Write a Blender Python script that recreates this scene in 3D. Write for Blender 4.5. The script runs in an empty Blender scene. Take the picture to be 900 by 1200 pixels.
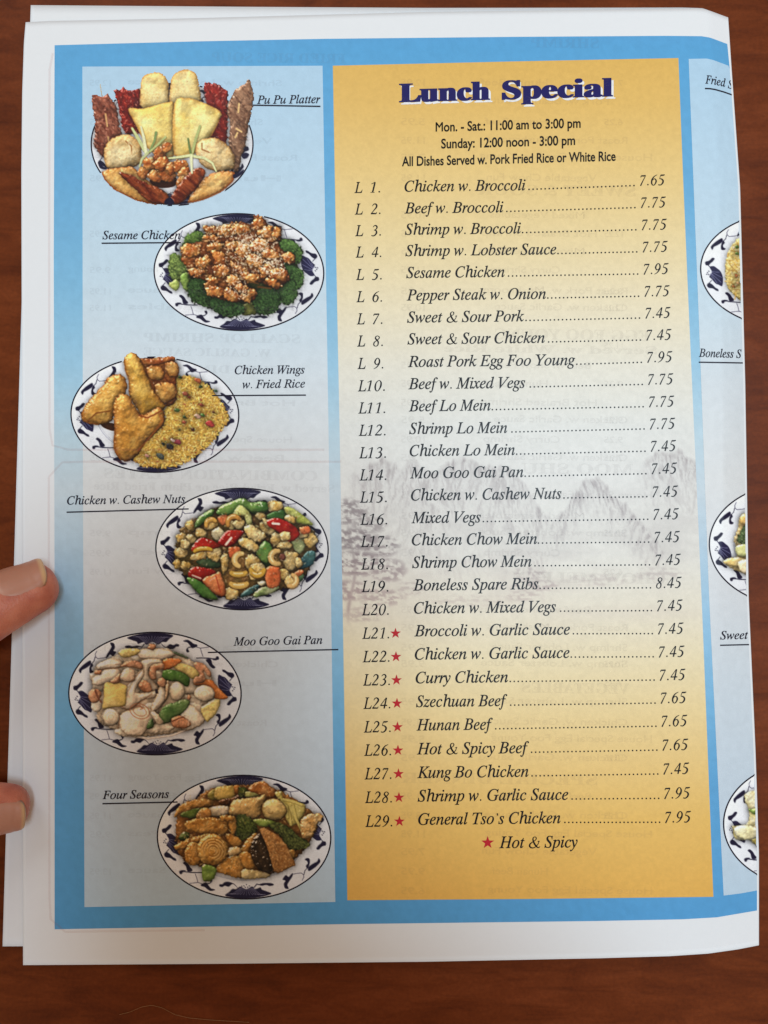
import bpy, math, random
import numpy as np
from mathutils import Vector

random.seed(7)
RNG = np.random.default_rng(11)
C = bpy.context.scene.collection

# ------------------------------------------------------------ camera, light
W_PX, H_PX = 900.0, 1200.0            # the photograph's frame
F_PX = 866.0                          # focal length in those pixels
CAM_Z = 0.232
TILT = math.radians(2.4)
cam_d = bpy.data.cameras.new('camera')
cam = bpy.data.objects.new('camera', cam_d)
C.objects.link(cam)
cam.location = (0.0, -0.0097, CAM_Z)
cam.rotation_euler = (TILT, 0, 0)
cam_d.sensor_fit = 'VERTICAL'
cam_d.sensor_height = 24.0
cam_d.lens = 24.0 * F_PX / H_PX
cam_d.clip_start = 0.01
cam_d.clip_end = 20
bpy.context.scene.camera = cam

world = bpy.data.worlds.new('World')
bpy.context.scene.world = world
world.use_nodes = True
bg = world.node_tree.nodes['Background']
bg.inputs[0].default_value = (1.0, 0.70, 0.45, 1)
bg.inputs[1].default_value = 0.42

def area_light(name, loc, aim, size, power, color):
    d = bpy.data.lights.new(name, 'AREA')
    d.shape = 'RECTANGLE'
    d.size, d.size_y = size
    d.energy = power
    d.color = color
    o = bpy.data.objects.new(name, d)
    C.objects.link(o)
    o.location = loc
    o.rotation_euler = (Vector(aim) - Vector(loc)).to_track_quat('-Z', 'Y').to_euler()
    return o
area_light('ceiling_lamp', (0.31, 0.095, 1.2), (0, 0, 0), (0.36, 0.36), 10.9, (0.68, 0.87, 1.0))
area_light('window_light', (-0.35, 0.9, 0.8), (0, 0, 0), (0.35, 0.35), 2.2, (0.80, 0.94, 1.0))

vs = bpy.context.scene.view_settings
vs.view_transform = 'Standard'
vs.look = 'None'
vs.exposure = 0.0
vs.gamma = 1.0
vs.use_curve_mapping = False
bpy.context.scene.cycles.max_bounces = 6

# ------------------------------------------------------------ pixel <-> place
ct, st = math.cos(TILT), math.sin(TILT)
CAM = np.array([0.0, -0.0097, CAM_Z])
def place(px, py, z):
    """the point at height z (metres) seen at photograph position px, py"""
    px, py, z = np.broadcast_arrays(np.asarray(px, float), np.asarray(py, float), np.asarray(z, float))
    dx = (px - W_PX / 2) / F_PX
    dy = -(py - H_PX / 2) / F_PX
    wy = ct * dy + st
    wz = st * dy - ct
    t = (z - CAM[2]) / wz
    return np.stack([CAM[0] + dx * t, CAM[1] + wy * t, z], -1)

EDGE_Y = [20, 80, 220, 450, 700, 880, 1000, 1108]
EDGE_X = [852, 856, 866, 872, 876, 884, 888, 888]
def edge_x(py):
    return np.interp(py, EDGE_Y, EDGE_X)
def sstep(x):
    x = np.clip(x, 0, 1)
    return x * x * (3 - 2 * x)
def page_z(px, py):
    """height of the lying menu's upper face: it springs up to the right and rolls down into the fold"""
    px = np.asarray(px, float); py = np.asarray(py, float)
    base = 0.0019 + 0.0031 * sstep((px - 40) / 680)
    base = base + 0.00022 * np.sin(px / 130 + py / 260) + 0.00015 * np.sin(py / 150 - px / 300)
    k = np.clip(py / 1100, 0, 1)
    w = np.interp(py, [0, 600, 850, 1110], [23, 26, 48, 88])
    s = np.clip((px - (edge_x(py) - w)) / w, 0, 1.1)
    crease = 0.00009 * np.exp(-((py - 694 - 0.07 * (px - 60) - 3 * np.sin(px / 23)) / 4.5) ** 2) * np.clip((240 - px) / 90, 0, 1)
    base = base - crease
    return base - (0.0024 + 0.0012 * k) * s ** (1.08 + 0.55 * k)

# ------------------------------------------------------------ small helpers
def lin(c):
    c = np.asarray(c, float) / 255.0
    return np.where(c <= 0.04045, c / 12.92, ((c + 0.055) / 1.055) ** 2.4)

def mesh_np(name, verts, faces, mat=None, cols=None, smooth=True):
    me = bpy.data.meshes.new(name)
    verts = np.asarray(verts, np.float32)
    faces = np.asarray(faces, np.int32)
    n, k = faces.shape
    me.vertices.add(len(verts)); me.vertices.foreach_set('co', verts.ravel())
    me.loops.add(n * k); me.loops.foreach_set('vertex_index', faces.ravel())
    me.polygons.add(n)
    me.polygons.foreach_set('loop_start', np.arange(0, n * k, k, dtype=np.int32))
    me.polygons.foreach_set('use_smooth', np.full(n, smooth))
    me.update(calc_edges=True)
    if cols is not None:
        a = me.color_attributes.new('ink', 'FLOAT_COLOR', 'POINT')
        c4 = np.ones((len(verts), 4), np.float32); c4[:, :3] = cols
        a.data.foreach_set('color', c4.ravel())
    if mat: me.materials.append(mat)
    return me

def obj(name, me, parent=None):
    o = bpy.data.objects.new(name, me)
    C.objects.link(o)
    if parent: o.parent = parent
    return o

def grid_faces(nv, nu, off=0):
    i = np.arange((nv - 1) * (nu - 1)); r, c = i // (nu - 1), i % (nu - 1)
    a = r * nu + c + off
    return np.stack([a, a + nu, a + nu + 1, a + 1], -1)

def poly_at(pts, t):
    p = np.asarray(pts, float)
    d = np.r_[0, np.cumsum(np.hypot(*np.diff(p, axis=0).T))]; d /= d[-1]
    return np.stack([np.interp(t, d, p[:, 0]), np.interp(t, d, p[:, 1])], -1)

def coons(left, right, top, bottom, nu, nv):
    """grid of photograph positions between four border lines (top/bottom run left to right)"""
    u = np.linspace(0, 1, nu); v = np.linspace(0, 1, nv)
    L, R, T, B = poly_at(left, v)[:, None], poly_at(right, v)[:, None], poly_at(top, u)[None], poly_at(bottom, u)[None]
    U, V = u[None, :, None], v[:, None, None]
    g = (1 - U) * L + U * R + (1 - V) * T + V * B
    g -= (1 - U) * (1 - V) * L[0, 0] + U * (1 - V) * R[0, 0] + (1 - U) * V * L[-1, 0] + U * V * R[-1, 0]
    return g

STEP = 3.0e-5                          # one printed layer above the next
def on_page(g, layer):
    return place(g[..., 0], g[..., 1], page_z(g[..., 0], g[..., 1]) + layer * STEP)

# ------------------------------------------------------------ letter shapes
def it(s):
    o = ''
    for c in s:
        if c == 'h': o += '\u210e'
        elif 'a' <= c <= 'z': o += chr(0x1D44E + ord(c) - 97)
        elif 'A' <= c <= 'Z': o += chr(0x1D434 + ord(c) - 65)
        else: o += c
    return o
def bd(s):
    o = ''
    for c in s:
        if 'a' <= c <= 'z': o += chr(0x1D41A + ord(c) - 97)
        elif 'A' <= c <= 'Z': o += chr(0x1D400 + ord(c) - 65)
        elif '0' <= c <= '9': o += chr(0x1D7CE + ord(c) - 48)
        else: o += c
    return o
_cache = {}
def glyph(ch, offset=0.0, res=3):
    """outline of one letter as triangles, em = 1"""
    key = (ch, offset, res)
    if key not in _cache:
        cu = bpy.data.curves.new('tmp', 'FONT'); cu.body = ch; cu.size = 1; cu.offset = offset; cu.resolution_u = res
        o = bpy.data.objects.new('tmp', cu); C.objects.link(o)
        dg = bpy.context.evaluated_depsgraph_get()
        me = o.evaluated_get(dg).to_mesh(); me.calc_loop_triangles()
        v = np.array([q.co[:2] for q in me.vertices]) if len(me.vertices) else np.zeros((0, 2))
        f = np.array([t.vertices[:] for t in me.loop_triangles], int).reshape(-1, 3)
        o.evaluated_get(dg).to_mesh_clear(); bpy.data.objects.remove(o); bpy.data.curves.remove(cu)
        _cache[key] = (v, f)
    return _cache[key]
_adv = {}
def advance(ch):
    if ch not in _adv:
        a = glyph('H' + ch + 'H')[0]; b = glyph('HH')[0]
        _adv[ch] = a[:, 0].max() - b[:, 0].max()
    return _adv[ch]

LETTERS = 'ABCDEFGHIJKLMNOPQRSTUVWXYZabcdefghijklmnopqrstuvwxyz'
for c_ in LETTERS: glyph(it(c_), 0.011); advance(it(c_))      # read the letter shapes while the scene is still empty
for c_ in 'LunchSpecial': glyph(bd(c_), 0.012, 4); advance(bd(c_))
for c_ in LETTERS + '0123456789.:-,': glyph(c_, 0.019, 4); advance(c_)
_m = glyph('M', 0.0, 4); _cache[('M', 0.019, 4)] = (np.concatenate([_m[0] - [.014, 0], _m[0] + [.014, 0]]), np.concatenate([_m[1], _m[1] + len(_m[0])]))

# ------------------------------------------------------------ materials
def nodes(m):
    m.use_nodes = True
    t = m.node_tree
    return t, t.nodes, t.links, t.nodes['Principled BSDF']

def print_material(name, rough=0.42, tint=None, speck=0.05, alpha=1.0):
    """ink or bare paper: colour from the print, with fibre, mottling and faint relief"""
    m = bpy.data.materials.new(name)
    t, N, L, b = nodes(m)
    b.inputs['Roughness'].default_value = rough
    b.inputs['Specular IOR Level'].default_value = 0.22
    tc = N.new('ShaderNodeTexCoord')
    n1 = N.new('ShaderNodeTexNoise'); n1.inputs['Scale'].default_value = 2600; n1.inputs['Detail'].default_value = 2
    n2 = N.new('ShaderNodeTexNoise'); n2.inputs['Scale'].default_value = 420; n2.inputs['Detail'].default_value = 4
    n3 = N.new('ShaderNodeTexNoise'); n3.inputs['Scale'].default_value = 60; n3.inputs['Detail'].default_value = 3
    for n in (n1, n2, n3): L.new(tc.outputs['Object'], n.inputs['Vector'])
    if tint is None:
        a = N.new('ShaderNodeAttribute'); a.attribute_name = 'ink'; src = a.outputs['Color']
    else:
        a = N.new('ShaderNodeRGB'); a.outputs[0].default_value = (*lin(tint), 1); src = a.outputs[0]
    s = N.new('ShaderNodeMath'); s.operation = 'MULTIPLY_ADD'
    L.new(n1.outputs['Fac'], s.inputs[0]); s.inputs[1].default_value = speck * 2; s.inputs[2].default_value = 1 - speck
    s2 = N.new('ShaderNodeMath'); s2.operation = 'MULTIPLY_ADD'
    L.new(n2.outputs['Fac'], s2.inputs[0]); s2.inputs[1].default_value = speck * 2.4; s2.inputs[2].default_value = -speck * 1.2
    s3 = N.new('ShaderNodeMath'); s3.operation = 'ADD'; L.new(s.outputs[0], s3.inputs[0]); L.new(s2.outputs[0], s3.inputs[1])
    mul = N.new('ShaderNodeVectorMath'); mul.operation = 'SCALE'
    L.new(src, mul.inputs[0]); L.new(s3.outputs[0], mul.inputs['Scale'])
    L.new(mul.outputs[0], b.inputs['Base Color'])
    bp = N.new('ShaderNodeBump'); bp.inputs['Strength'].default_value = 0.10; bp.inputs['Distance'].default_value = 0.0002
    ad = N.new('ShaderNodeMath'); ad.operation = 'ADD'
    L.new(n2.outputs['Fac'], ad.inputs[0]); L.new(n3.outputs['Fac'], ad.inputs[1])
    L.new(ad.outputs[0], bp.inputs['Height']); L.new(bp.outputs[0], b.inputs['Normal'])
    if alpha < 1: b.inputs['Alpha'].default_value = alpha
    return m

M_PAPER = print_material('coated_paper', 0.55, tint=(232, 234, 238), speck=0.012)
M_INK = print_material('colour_print', 0.40)
M_TEXT = print_material('dark_ink', 0.40, tint=(14, 11, 20), speck=0.05)
M_SANS = print_material('black_ink', 0.40, tint=(14, 11, 12), speck=0.05)
M_CAPTION = print_material('caption_ink', 0.40, tint=(22, 15, 38), speck=0.05)
M_NAVY = print_material('navy_ink', 0.40, tint=(30, 29, 96), speck=0.10)
M_WHITE = print_material('unprinted_white', 0.42, tint=(238, 238, 240), speck=0.02)
M_RED = print_material('red_ink', 0.40, tint=(190, 38, 48), speck=0.08)
M_GHOST = print_material('show_through_ink', 0.45, tint=(120, 112, 120), speck=0.02, alpha=0.052)
M_GHOST_RED = print_material('show_through_rule', 0.45, tint=(190, 110, 100), speck=0.02, alpha=0.09)

def wood_material():
    m = bpy.data.materials.new('brown_wood_laminate')
    t, N, L, b = nodes(m)
    tc = N.new('ShaderNodeTexCoord')
    mp = N.new('ShaderNodeMapping'); mp.inputs['Rotation'].default_value = (0, 0, math.radians(28)); mp.inputs['Scale'].default_value = (1, 3.4, 1)
    L.new(tc.outputs['Object'], mp.inputs[0])
    big = N.new('ShaderNodeTexNoise'); big.inputs['Scale'].default_value = 9; big.inputs['Detail'].default_value = 5; big.inputs['Distortion'].default_value = 1.4
    fib = N.new('ShaderNodeTexNoise'); fib.inputs['Scale'].default_value = 55; fib.inputs['Detail'].default_value = 7; fib.inputs['Roughness'].default_value = 0.62; fib.inputs['Distortion'].default_value = 0.6
    pore = N.new('ShaderNodeTexNoise'); pore.inputs['Scale'].default_value = 900; pore.inputs['Detail'].default_value = 2
    for n in (big, fib): L.new(mp.outputs[0], n.inputs['Vector'])
    L.new(tc.outputs['Object'], pore.inputs['Vector'])
    mixf = N.new('ShaderNodeMath'); mixf.operation = 'MULTIPLY_ADD'; L.new(fib.outputs['Fac'], mixf.inputs[0]); mixf.inputs[1].default_value = 0.62
    m2 = N.new('ShaderNodeMath'); m2.operation = 'MULTIPLY'; L.new(big.outputs['Fac'], m2.inputs[0]); m2.inputs[1].default_value = 0.40
    L.new(m2.outputs[0], mixf.inputs[2])
    ramp = N.new('ShaderNodeValToRGB'); L.new(mixf.outputs[0], ramp.inputs[0])
    e = ramp.color_ramp.elements
    e[0].position = 0.30; e[0].color = (*lin((76, 29, 8)), 1)
    e[1].position = 0.72; e[1].color = (*lin((124, 60, 28)), 1)
    x = e.new(0.52); x.color = (*lin((105, 47, 17)), 1)
    sc = N.new('ShaderNodeMath'); sc.operation = 'MULTIPLY_ADD'; L.new(pore.outputs['Fac'], sc.inputs[0]); sc.inputs[1].default_value = 0.5; sc.inputs[2].default_value = 0.75
    v = N.new('ShaderNodeVectorMath'); v.operation = 'SCALE'; L.new(ramp.outputs[0], v.inputs[0]); L.new(sc.outputs[0], v.inputs['Scale'])
    mp2 = N.new('ShaderNodeMapping'); mp2.inputs['Rotation'].default_value = (0, 0, math.radians(24)); mp2.inputs['Scale'].default_value = (60, 620, 1)
    L.new(tc.outputs['Object'], mp2.inputs[0])
    dash = N.new('ShaderNodeTexNoise'); dash.inputs['Scale'].default_value = 1.0; dash.inputs['Detail'].default_value = 3; L.new(mp2.outputs[0], dash.inputs['Vector'])
    dr = N.new('ShaderNodeMapRange'); dr.inputs['From Min'].default_value = .56; dr.inputs['From Max'].default_value = .72; dr.inputs['To Min'].default_value = 1.0; dr.inputs['To Max'].default_value = .88
    L.new(dash.outputs['Fac'], dr.inputs['Value'])
    v2 = N.new('ShaderNodeVectorMath'); v2.operation = 'SCALE'; L.new(v.outputs[0], v2.inputs[0]); L.new(dr.outputs[0], v2.inputs['Scale']); v = v2
    L.new(v.outputs[0], b.inputs['Base Color'])
    b.inputs['Roughness'].default_value = 0.5
    b.inputs['Specular IOR Level'].default_value = 0.14
    bp = N.new('ShaderNodeBump'); bp.inputs['Strength'].default_value = 0.25; bp.inputs['Distance'].default_value = 0.0004
    L.new(fib.outputs['Fac'], bp.inputs['Height']); L.new(bp.outputs[0], b.inputs['Normal'])
    return m

# ------------------------------------------------------------ the table
def tabletop():
    n = 25
    xs = np.linspace(-0.75, 0.75, n)
    g = np.stack(np.meshgrid(xs, xs * 0.8), -1)
    v = np.concatenate([g, np.zeros((n, n, 1))], -1).reshape(-1, 3)
    o = obj('tabletop', mesh_np('tabletop', v, grid_faces(n, n)[:, ::-1][:, ::-1], wood_material()))
    o['kind'] = 'structure'
    me = o.data
    mod = o.modifiers.new('thickness', 'SOLIDIFY'); mod.thickness = 0.028; mod.offset = -1 if me.polygons[0].normal.z > 0 else 1
tabletop()

# ------------------------------------------------------------ the menu: sheets
menu = bpy.data.objects.new('menu', None); C.objects.link(menu)
menu['label'] = 'folded paper menu with blue border and orange lunch list lying on the brown table'
menu['category'] = 'menu'

def sheet(name, g, zfun, fold=False, thick=0.00016):
    top = place(g[..., 0], g[..., 1], zfun(g[..., 0], g[..., 1]))
    if fold:                           # the paper rolls over at the right edge and turns under
        r = 0.0006
        e = top[:, -1]
        cols = [e + np.array([r * math.sin(a), 0, -r * (1 - math.cos(a))]) for a in np.linspace(0.3, math.pi, 8)]
        top = np.concatenate([top, np.stack(cols, 1)], 1)
    nv, nu = top.shape[:2]
    low = top - np.array([0, 0, thick])
    if fold:
        for k in range(8):
            a = np.linspace(0.3, math.pi, 8)[k]
            low[:, nu - 8 + k] = top[:, nu - 8 + k] - np.array([math.sin(a), 0, math.cos(a)]) * thick
    v = np.concatenate([top.reshape(-1, 3), low.reshape(-1, 3)])
    n = nv * nu
    f = [grid_faces(nv, nu), grid_faces(nv, nu, n)[:, ::-1]]
    idx = np.arange(n).reshape(nv, nu)
    for ring, flip in ((idx[0], 1), (idx[-1], 0), (idx[:, 0], 0), (idx[:, -1], 1)):
        q = np.stack([ring[:-1], ring[1:], ring[1:] + n, ring[:-1] + n], -1)
        f.append(q[:, ::-1] if flip else q)
    me = mesh_np(name, v, np.concatenate(f), M_PAPER)
    return obj(name, me, menu)

LEFT = [(30, 26), (28, 50), (26, 110), (25, 200), (25.5, 400), (26, 700), (27, 1131)]
RIGHT = list(zip(EDGE_X, EDGE_Y))
TOP = [(30, 26), (60, 24.5), (200, 22), (500, 14), (780, 10.3), (815, 9.7), (824, 10.2), (832, 12.6), (852, 20)]
BOTTOM = [(27, 1131), (250, 1129.5), (500, 1127), (700, 1123), (785, 1120.5), (830, 1117.5), (865, 1112.5), (888, 1108)]
front = sheet('front_page', coons(LEFT, RIGHT, TOP, BOTTOM, 216, 160), page_z, fold=True)
BL = [(36, 6), (28.5, 250), (24, 400), (17, 640), (3, 1109)]
BR = [(851, 21), (855, 80), (865, 220), (871, 450), (875, 700), (883, 880), (887, 1000), (887, 1100)]
BT = [(36, 6), (300, 8), (500, 9.2), (700, 9.0), (800, 8.8), (824, 9.6), (831, 12.4), (851, 21)]
BB = [(3, 1109), (400, 1108), (780, 1106), (887, 1100)]
sheet('back_page', coons(BL, BR, BT, BB, 160, 100), lambda x, y: page_z(x, y) - 0.00055)['label'] = 'white sheet showing along the left and top edges'
sheet('bottom_page', coons([(44, 14), (36, 1098)], [(846, 30), (878, 1092)], [(44, 14), (846, 30)], [(36, 1098), (878, 1092)], 60, 60),
      lambda x, y: 0.0004 + 0.25 * (page_z(x, y) - 0.0019))

# ------------------------------------------------------------ the printed panels
def blue_at(y):
    ys = [40, 60, 200, 330, 430, 510, 575, 640, 740, 830, 920, 1090]
    cs = np.array([(92, 164, 216), (92, 166, 217), (106, 173, 219), (130, 187, 223), (158, 201, 227), (188, 212, 226), (200, 214, 224),
                   (182, 206, 224), (148, 195, 227), (120, 181, 222), (98, 166, 215), (86, 158, 212)], float)
    return np.stack([np.interp(y, ys, cs[:, k]) for k in range(3)], -1)
def pale_at(y):
    ys = [60, 200, 330, 450, 560, 680, 800, 950, 1070]
    cs = np.array([(178, 210, 234), (190, 216, 235), (201, 221, 235), (215, 223, 230), (222, 224, 226), (219, 222, 226), (208, 218, 227), (197, 212, 226), (188, 210, 228)], float)
    return np.stack([np.interp(y, ys, cs[:, k]) for k in range(3)], -1)

NT = 256
def _tile(seed):
    return np.random.default_rng(seed).random((NT, NT))
TILES = [_tile(s) for s in range(6)]
def vnoise(x, y, k=0):
    x = np.asarray(x, float) % NT; y = np.asarray(y, float) % NT
    xi, yi = np.floor(x).astype(int) % NT, np.floor(y).astype(int) % NT
    fx, fy = sstep(x - np.floor(x)), sstep(y - np.floor(y))
    T = TILES[k % 6]; x1, y1 = (xi + 1) % NT, (yi + 1) % NT
    return (T[yi, xi] * (1 - fx) + T[yi, x1] * fx) * (1 - fy) + (T[y1, xi] * (1 - fx) + T[y1, x1] * fx) * fy
def fbm(x, y, k=0, oct=4):
    s = 0; a = 0.5; n = 0
    for o in range(oct):
        s = s + a * vnoise(x * 2 ** o + 17.3 * o, y * 2 ** o + 9.1 * o, k + o); n += a; a *= 0.5
    return s / n

def panel(name, g, layer, colour):
    nv, nu = g.shape[:2]
    cols = lin(np.clip(colour(g[..., 0], g[..., 1]), 0, 255)).reshape(-1, 3)
    return obj(name, mesh_np(name, on_page(g, layer).reshape(-1, 3), grid_faces(nv, nu), M_INK, cols), front)

ed = [(x - 0.9, y) for x, y in RIGHT]
def mottled(f, amp):
    return lambda x, y: f(y) * (1 + amp * (fbm(x / 5, y / 5, 2)[..., None] - 0.5)) + amp * 90 * (np.clip(fbm(x / 26, y / 9, 3) - 0.62, 0, 1))[..., None]
inner = [p for p in ed if 52 < p[1] < 1066]
g = coons([(64, 53), (63, 300), (64, 700), (64, 1089)], [(852.3, 51.5)] + inner + [(887.1, 1067)],
          [(64, 53), (230, 48.5), (380, 45.5), (600, 43.2), (780, 42), (822, 42.4), (832, 44), (852.3, 51.5)],
          [(64, 1089), (400, 1083), (700, 1079.3), (800, 1077.3), (840, 1075), (887.1, 1067)], 276, 260)
panel('blue_border', g, 1, mottled(blue_at, 0.055))
g = coons([(96.5, 78), (97, 500), (99, 1063)], [(378, 77), (385, 500), (393, 1057)], [(96.5, 78), (378, 77)], [(99, 1063), (393, 1057)], 98, 260)
panel('pale_blue_panel', g, 2, mottled(pale_at, 0.035))
inner = [p for p in ed if 78 < p[1] < 1040]
g = coons([(807, 69), (818, 350), (831, 700), (848, 1049.5)], [(853.6, 77)] + inner + [(887.1, 1043.5)],
          [(807, 69), (828, 68.6), (836, 70.4), (853.6, 77)], [(848, 1049.5), (868, 1047), (887.1, 1043.5)], 30, 200)
panel('pale_blue_panel', g, 2, mottled(pale_at, 0.035))

def ridge(x, pts):
    p = np.array(pts, float)
    return np.interp(x, p[:, 0], p[:, 1])
def lunch_colour(x, y):
    ys = [68, 120, 200, 280, 360, 430, 500, 560, 650, 720, 770, 830, 900, 960, 1055]
    cs = np.array([(226, 182, 98), (229, 188, 108), (234, 202, 134), (236, 214, 163), (236, 223, 192), (231, 226, 212), (226, 226, 222), (226, 225, 222),
                   (227, 224, 217), (232, 223, 203), (236, 221, 184), (236, 212, 158), (235, 200, 130), (232, 189, 106), (228, 176, 88)], float)
    c = np.stack([np.interp(y, ys, cs[:, k]) for k in range(3)], -1)
    c = c * (1 + 0.05 * (fbm(x / 3, y / 3, 1, 3)[..., None] - 0.5))
    ink = np.zeros_like(x)
    def mountain(top, base, strength, k, lo, hi):
        """brush-drawn rock: dark crest, near-vertical strokes fading down into mist"""
        t = ridge(x, top) + 14 * (fbm(x / 7, y * 0 + k, k, 4) - 0.5)
        d = (y - t) / base
        inside = np.clip((y - t) / 6, 0, 1) * np.clip(1 - d, 0, 1)
        sw = x + 9 * (fbm(x / 30, y / 20, k + 1) - 0.5) + (y - t) * 0.18 * np.sign(np.sin(x / 17 + k))
        strokes = np.clip((fbm(sw / 2.6, y / 15, k + 2, 4) - 0.46) * 4.5, 0, 1)
        strokes2 = np.clip((fbm(sw / 1.3 + 40, y / 6, k + 3, 3) - 0.52) * 5, 0, 1)
        crest = np.exp(-np.maximum(y - t, 0) / 6.0) * 0.34 * (0.3 + 1.4 * fbm(x / 5, y / 5, k, 3))
        side = np.clip((x - lo) / 22, 0, 1) * np.clip((hi - x) / 22, 0, 1)
        return inside * (0.14 + 0.55 * strokes + 0.3 * strokes2 + crest) * strength * side
    ink = np.maximum(ink, mountain([(395, 560), (425, 552), (445, 534), (470, 545), (485, 536), (505, 552), (540, 530), (565, 543), (600, 545), (625, 580), (650, 610)], 150, 0.50, 0, 405, 655))
    ink = np.maximum(ink, mountain([(640, 628), (650, 604), (660, 597), (668, 582), (678, 570), (686, 561), (702, 559), (712, 566), (716, 582), (728, 586), (742, 598), (757, 612), (775, 640)], 66, 0.66, 1, 634, 790))
    ink = np.maximum(ink, mountain([(735, 560), (755, 535), (775, 528), (795, 526), (815, 540)], 95, 0.62, 3, 745, 850))
    ink = np.maximum(ink, mountain([(470, 640), (500, 632), (540, 655), (570, 640), (600, 665)], 60, 0.25, 4, 455, 640))
    # pine boughs on the left
    def pine(cx, cy, w, h, s, k):
        r = ((x - cx) / w) ** 2 + ((y - cy) / h) ** 2
        n = fbm(x / 4.5, y / 2.8, k, 4)
        flat = 0.5 + 0.5 * np.sin((y - cy) / h * 9 + 3 * fbm(x / 14, y / 14, k + 1))
        return np.clip((1.15 - r) * 1.3, 0, 1) * np.clip((n + 0.20 * flat - 0.46) * 4.0, 0, 1) * s
    for q in ((408, 600, 26, 18, .72, 0), (432, 615, 24, 12, .55, 1), (415, 632, 34, 15, .8, 2), (445, 640, 26, 15, .72, 3), (420, 660, 36, 17, .8, 4),
              (455, 668, 24, 16, .6, 5), (408, 692, 26, 14, .6, 1), (448, 700, 30, 12, .45, 2), (425, 720, 30, 10, .3, 3), (480, 690, 22, 10, .3, 0),
              (620, 672, 22, 9, .42, 2), (628, 686, 32, 8, .42, 4), (610, 698, 26, 7, .3, 5), (700, 680, 50, 8, .22, 1), (770, 672, 34, 9, .26, 3), (560, 704, 60, 8, .2, 2)):
        ink = np.maximum(ink, pine(*q))
    trunk = np.exp(-((x - 412 - 4 * np.sin(y / 17)) / 2.3) ** 2) * np.clip((y - 610) / 12, 0, 1) * np.clip((735 - y) / 20, 0, 1)
    ink = np.maximum(ink, trunk * 0.5)
    ink = np.maximum(ink, 0.14 * np.clip(fbm(x / 60, y / 18, 5, 3) * 3 - 1.2, 0, 1) * np.exp(-((y - 640) / 75) ** 2))
    dark = np.stack([152 + 0 * x, 142 + 0 * x, 144 + 0 * x], -1)
    dark[..., 0] += np.clip((y - 640) / 60, 0, 1) * 14
    k = np.clip(ink * 1.3, 0, 1)[..., None]
    return c * (1 - k) + dark * k
g = coons([(390, 77), (394, 300), (399, 560), (403, 800), (407, 1055)], [(795, 68), (801, 220), (807, 360), (816, 560), (823, 720), (836, 1051)],
          [(390, 77), (600, 72), (795, 68)], [(407, 1055), (620, 1053.5), (836, 1051)], 330, 760)
panel('lunch_list_panel', g, 2, lunch_colour)

# ------------------------------------------------------------ lettering
def stroke_mesh(pts, widths, caps=True):
    """a pen stroke of changing width as a triangle strip"""
    p = np.asarray(pts, float); w = np.asarray(widths, float) if np.ndim(widths) else np.full(len(p), float(widths))
    n = 8 * (len(p) - 1) + 1; t = np.linspace(0, len(p) - 1, n)
    i = np.clip(t.astype(int), 0, len(p) - 2); f = (t - i)[:, None]
    pm = np.vstack([2 * p[0] - p[1], p, 2 * p[-1] - p[-2]])
    a, b, c, d = pm[i], pm[i + 1], pm[i + 2], pm[i + 3]
    q = 0.5 * ((2 * b) + (c - a) * f + (2 * a - 5 * b + 4 * c - d) * f ** 2 + (3 * b - a - 3 * c + d) * f ** 3)
    ww = np.interp(t, np.arange(len(p)), w) / 2
    tg = np.gradient(q, axis=0); tg /= np.linalg.norm(tg, axis=1)[:, None] + 1e-9
    nr = np.stack([-tg[:, 1], tg[:, 0]], -1)
    v = np.concatenate([q + nr * ww[:, None], q - nr * ww[:, None]])
    k = np.arange(n - 1)
    return v, np.concatenate([np.stack([k, k + n, k + 1], -1), np.stack([k + 1, k + n, k + n + 1], -1)])

def merge(parts):
    V, F, n = [], [], 0
    for v, f in parts:
        if len(v) == 0: continue
        V.append(v); F.append(f + n); n += len(v)
    return np.concatenate(V), np.concatenate(F)
def disc(x, y, r, n=10):
    a = np.arange(n) * 2 * math.pi / n
    v = np.vstack([[x, y], np.stack([x + r * np.cos(a), y + r * np.sin(a)], -1)])
    k = np.arange(n)
    return v, np.stack([np.zeros(n, int), 1 + k, 1 + (k + 1) % n], -1)

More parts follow.
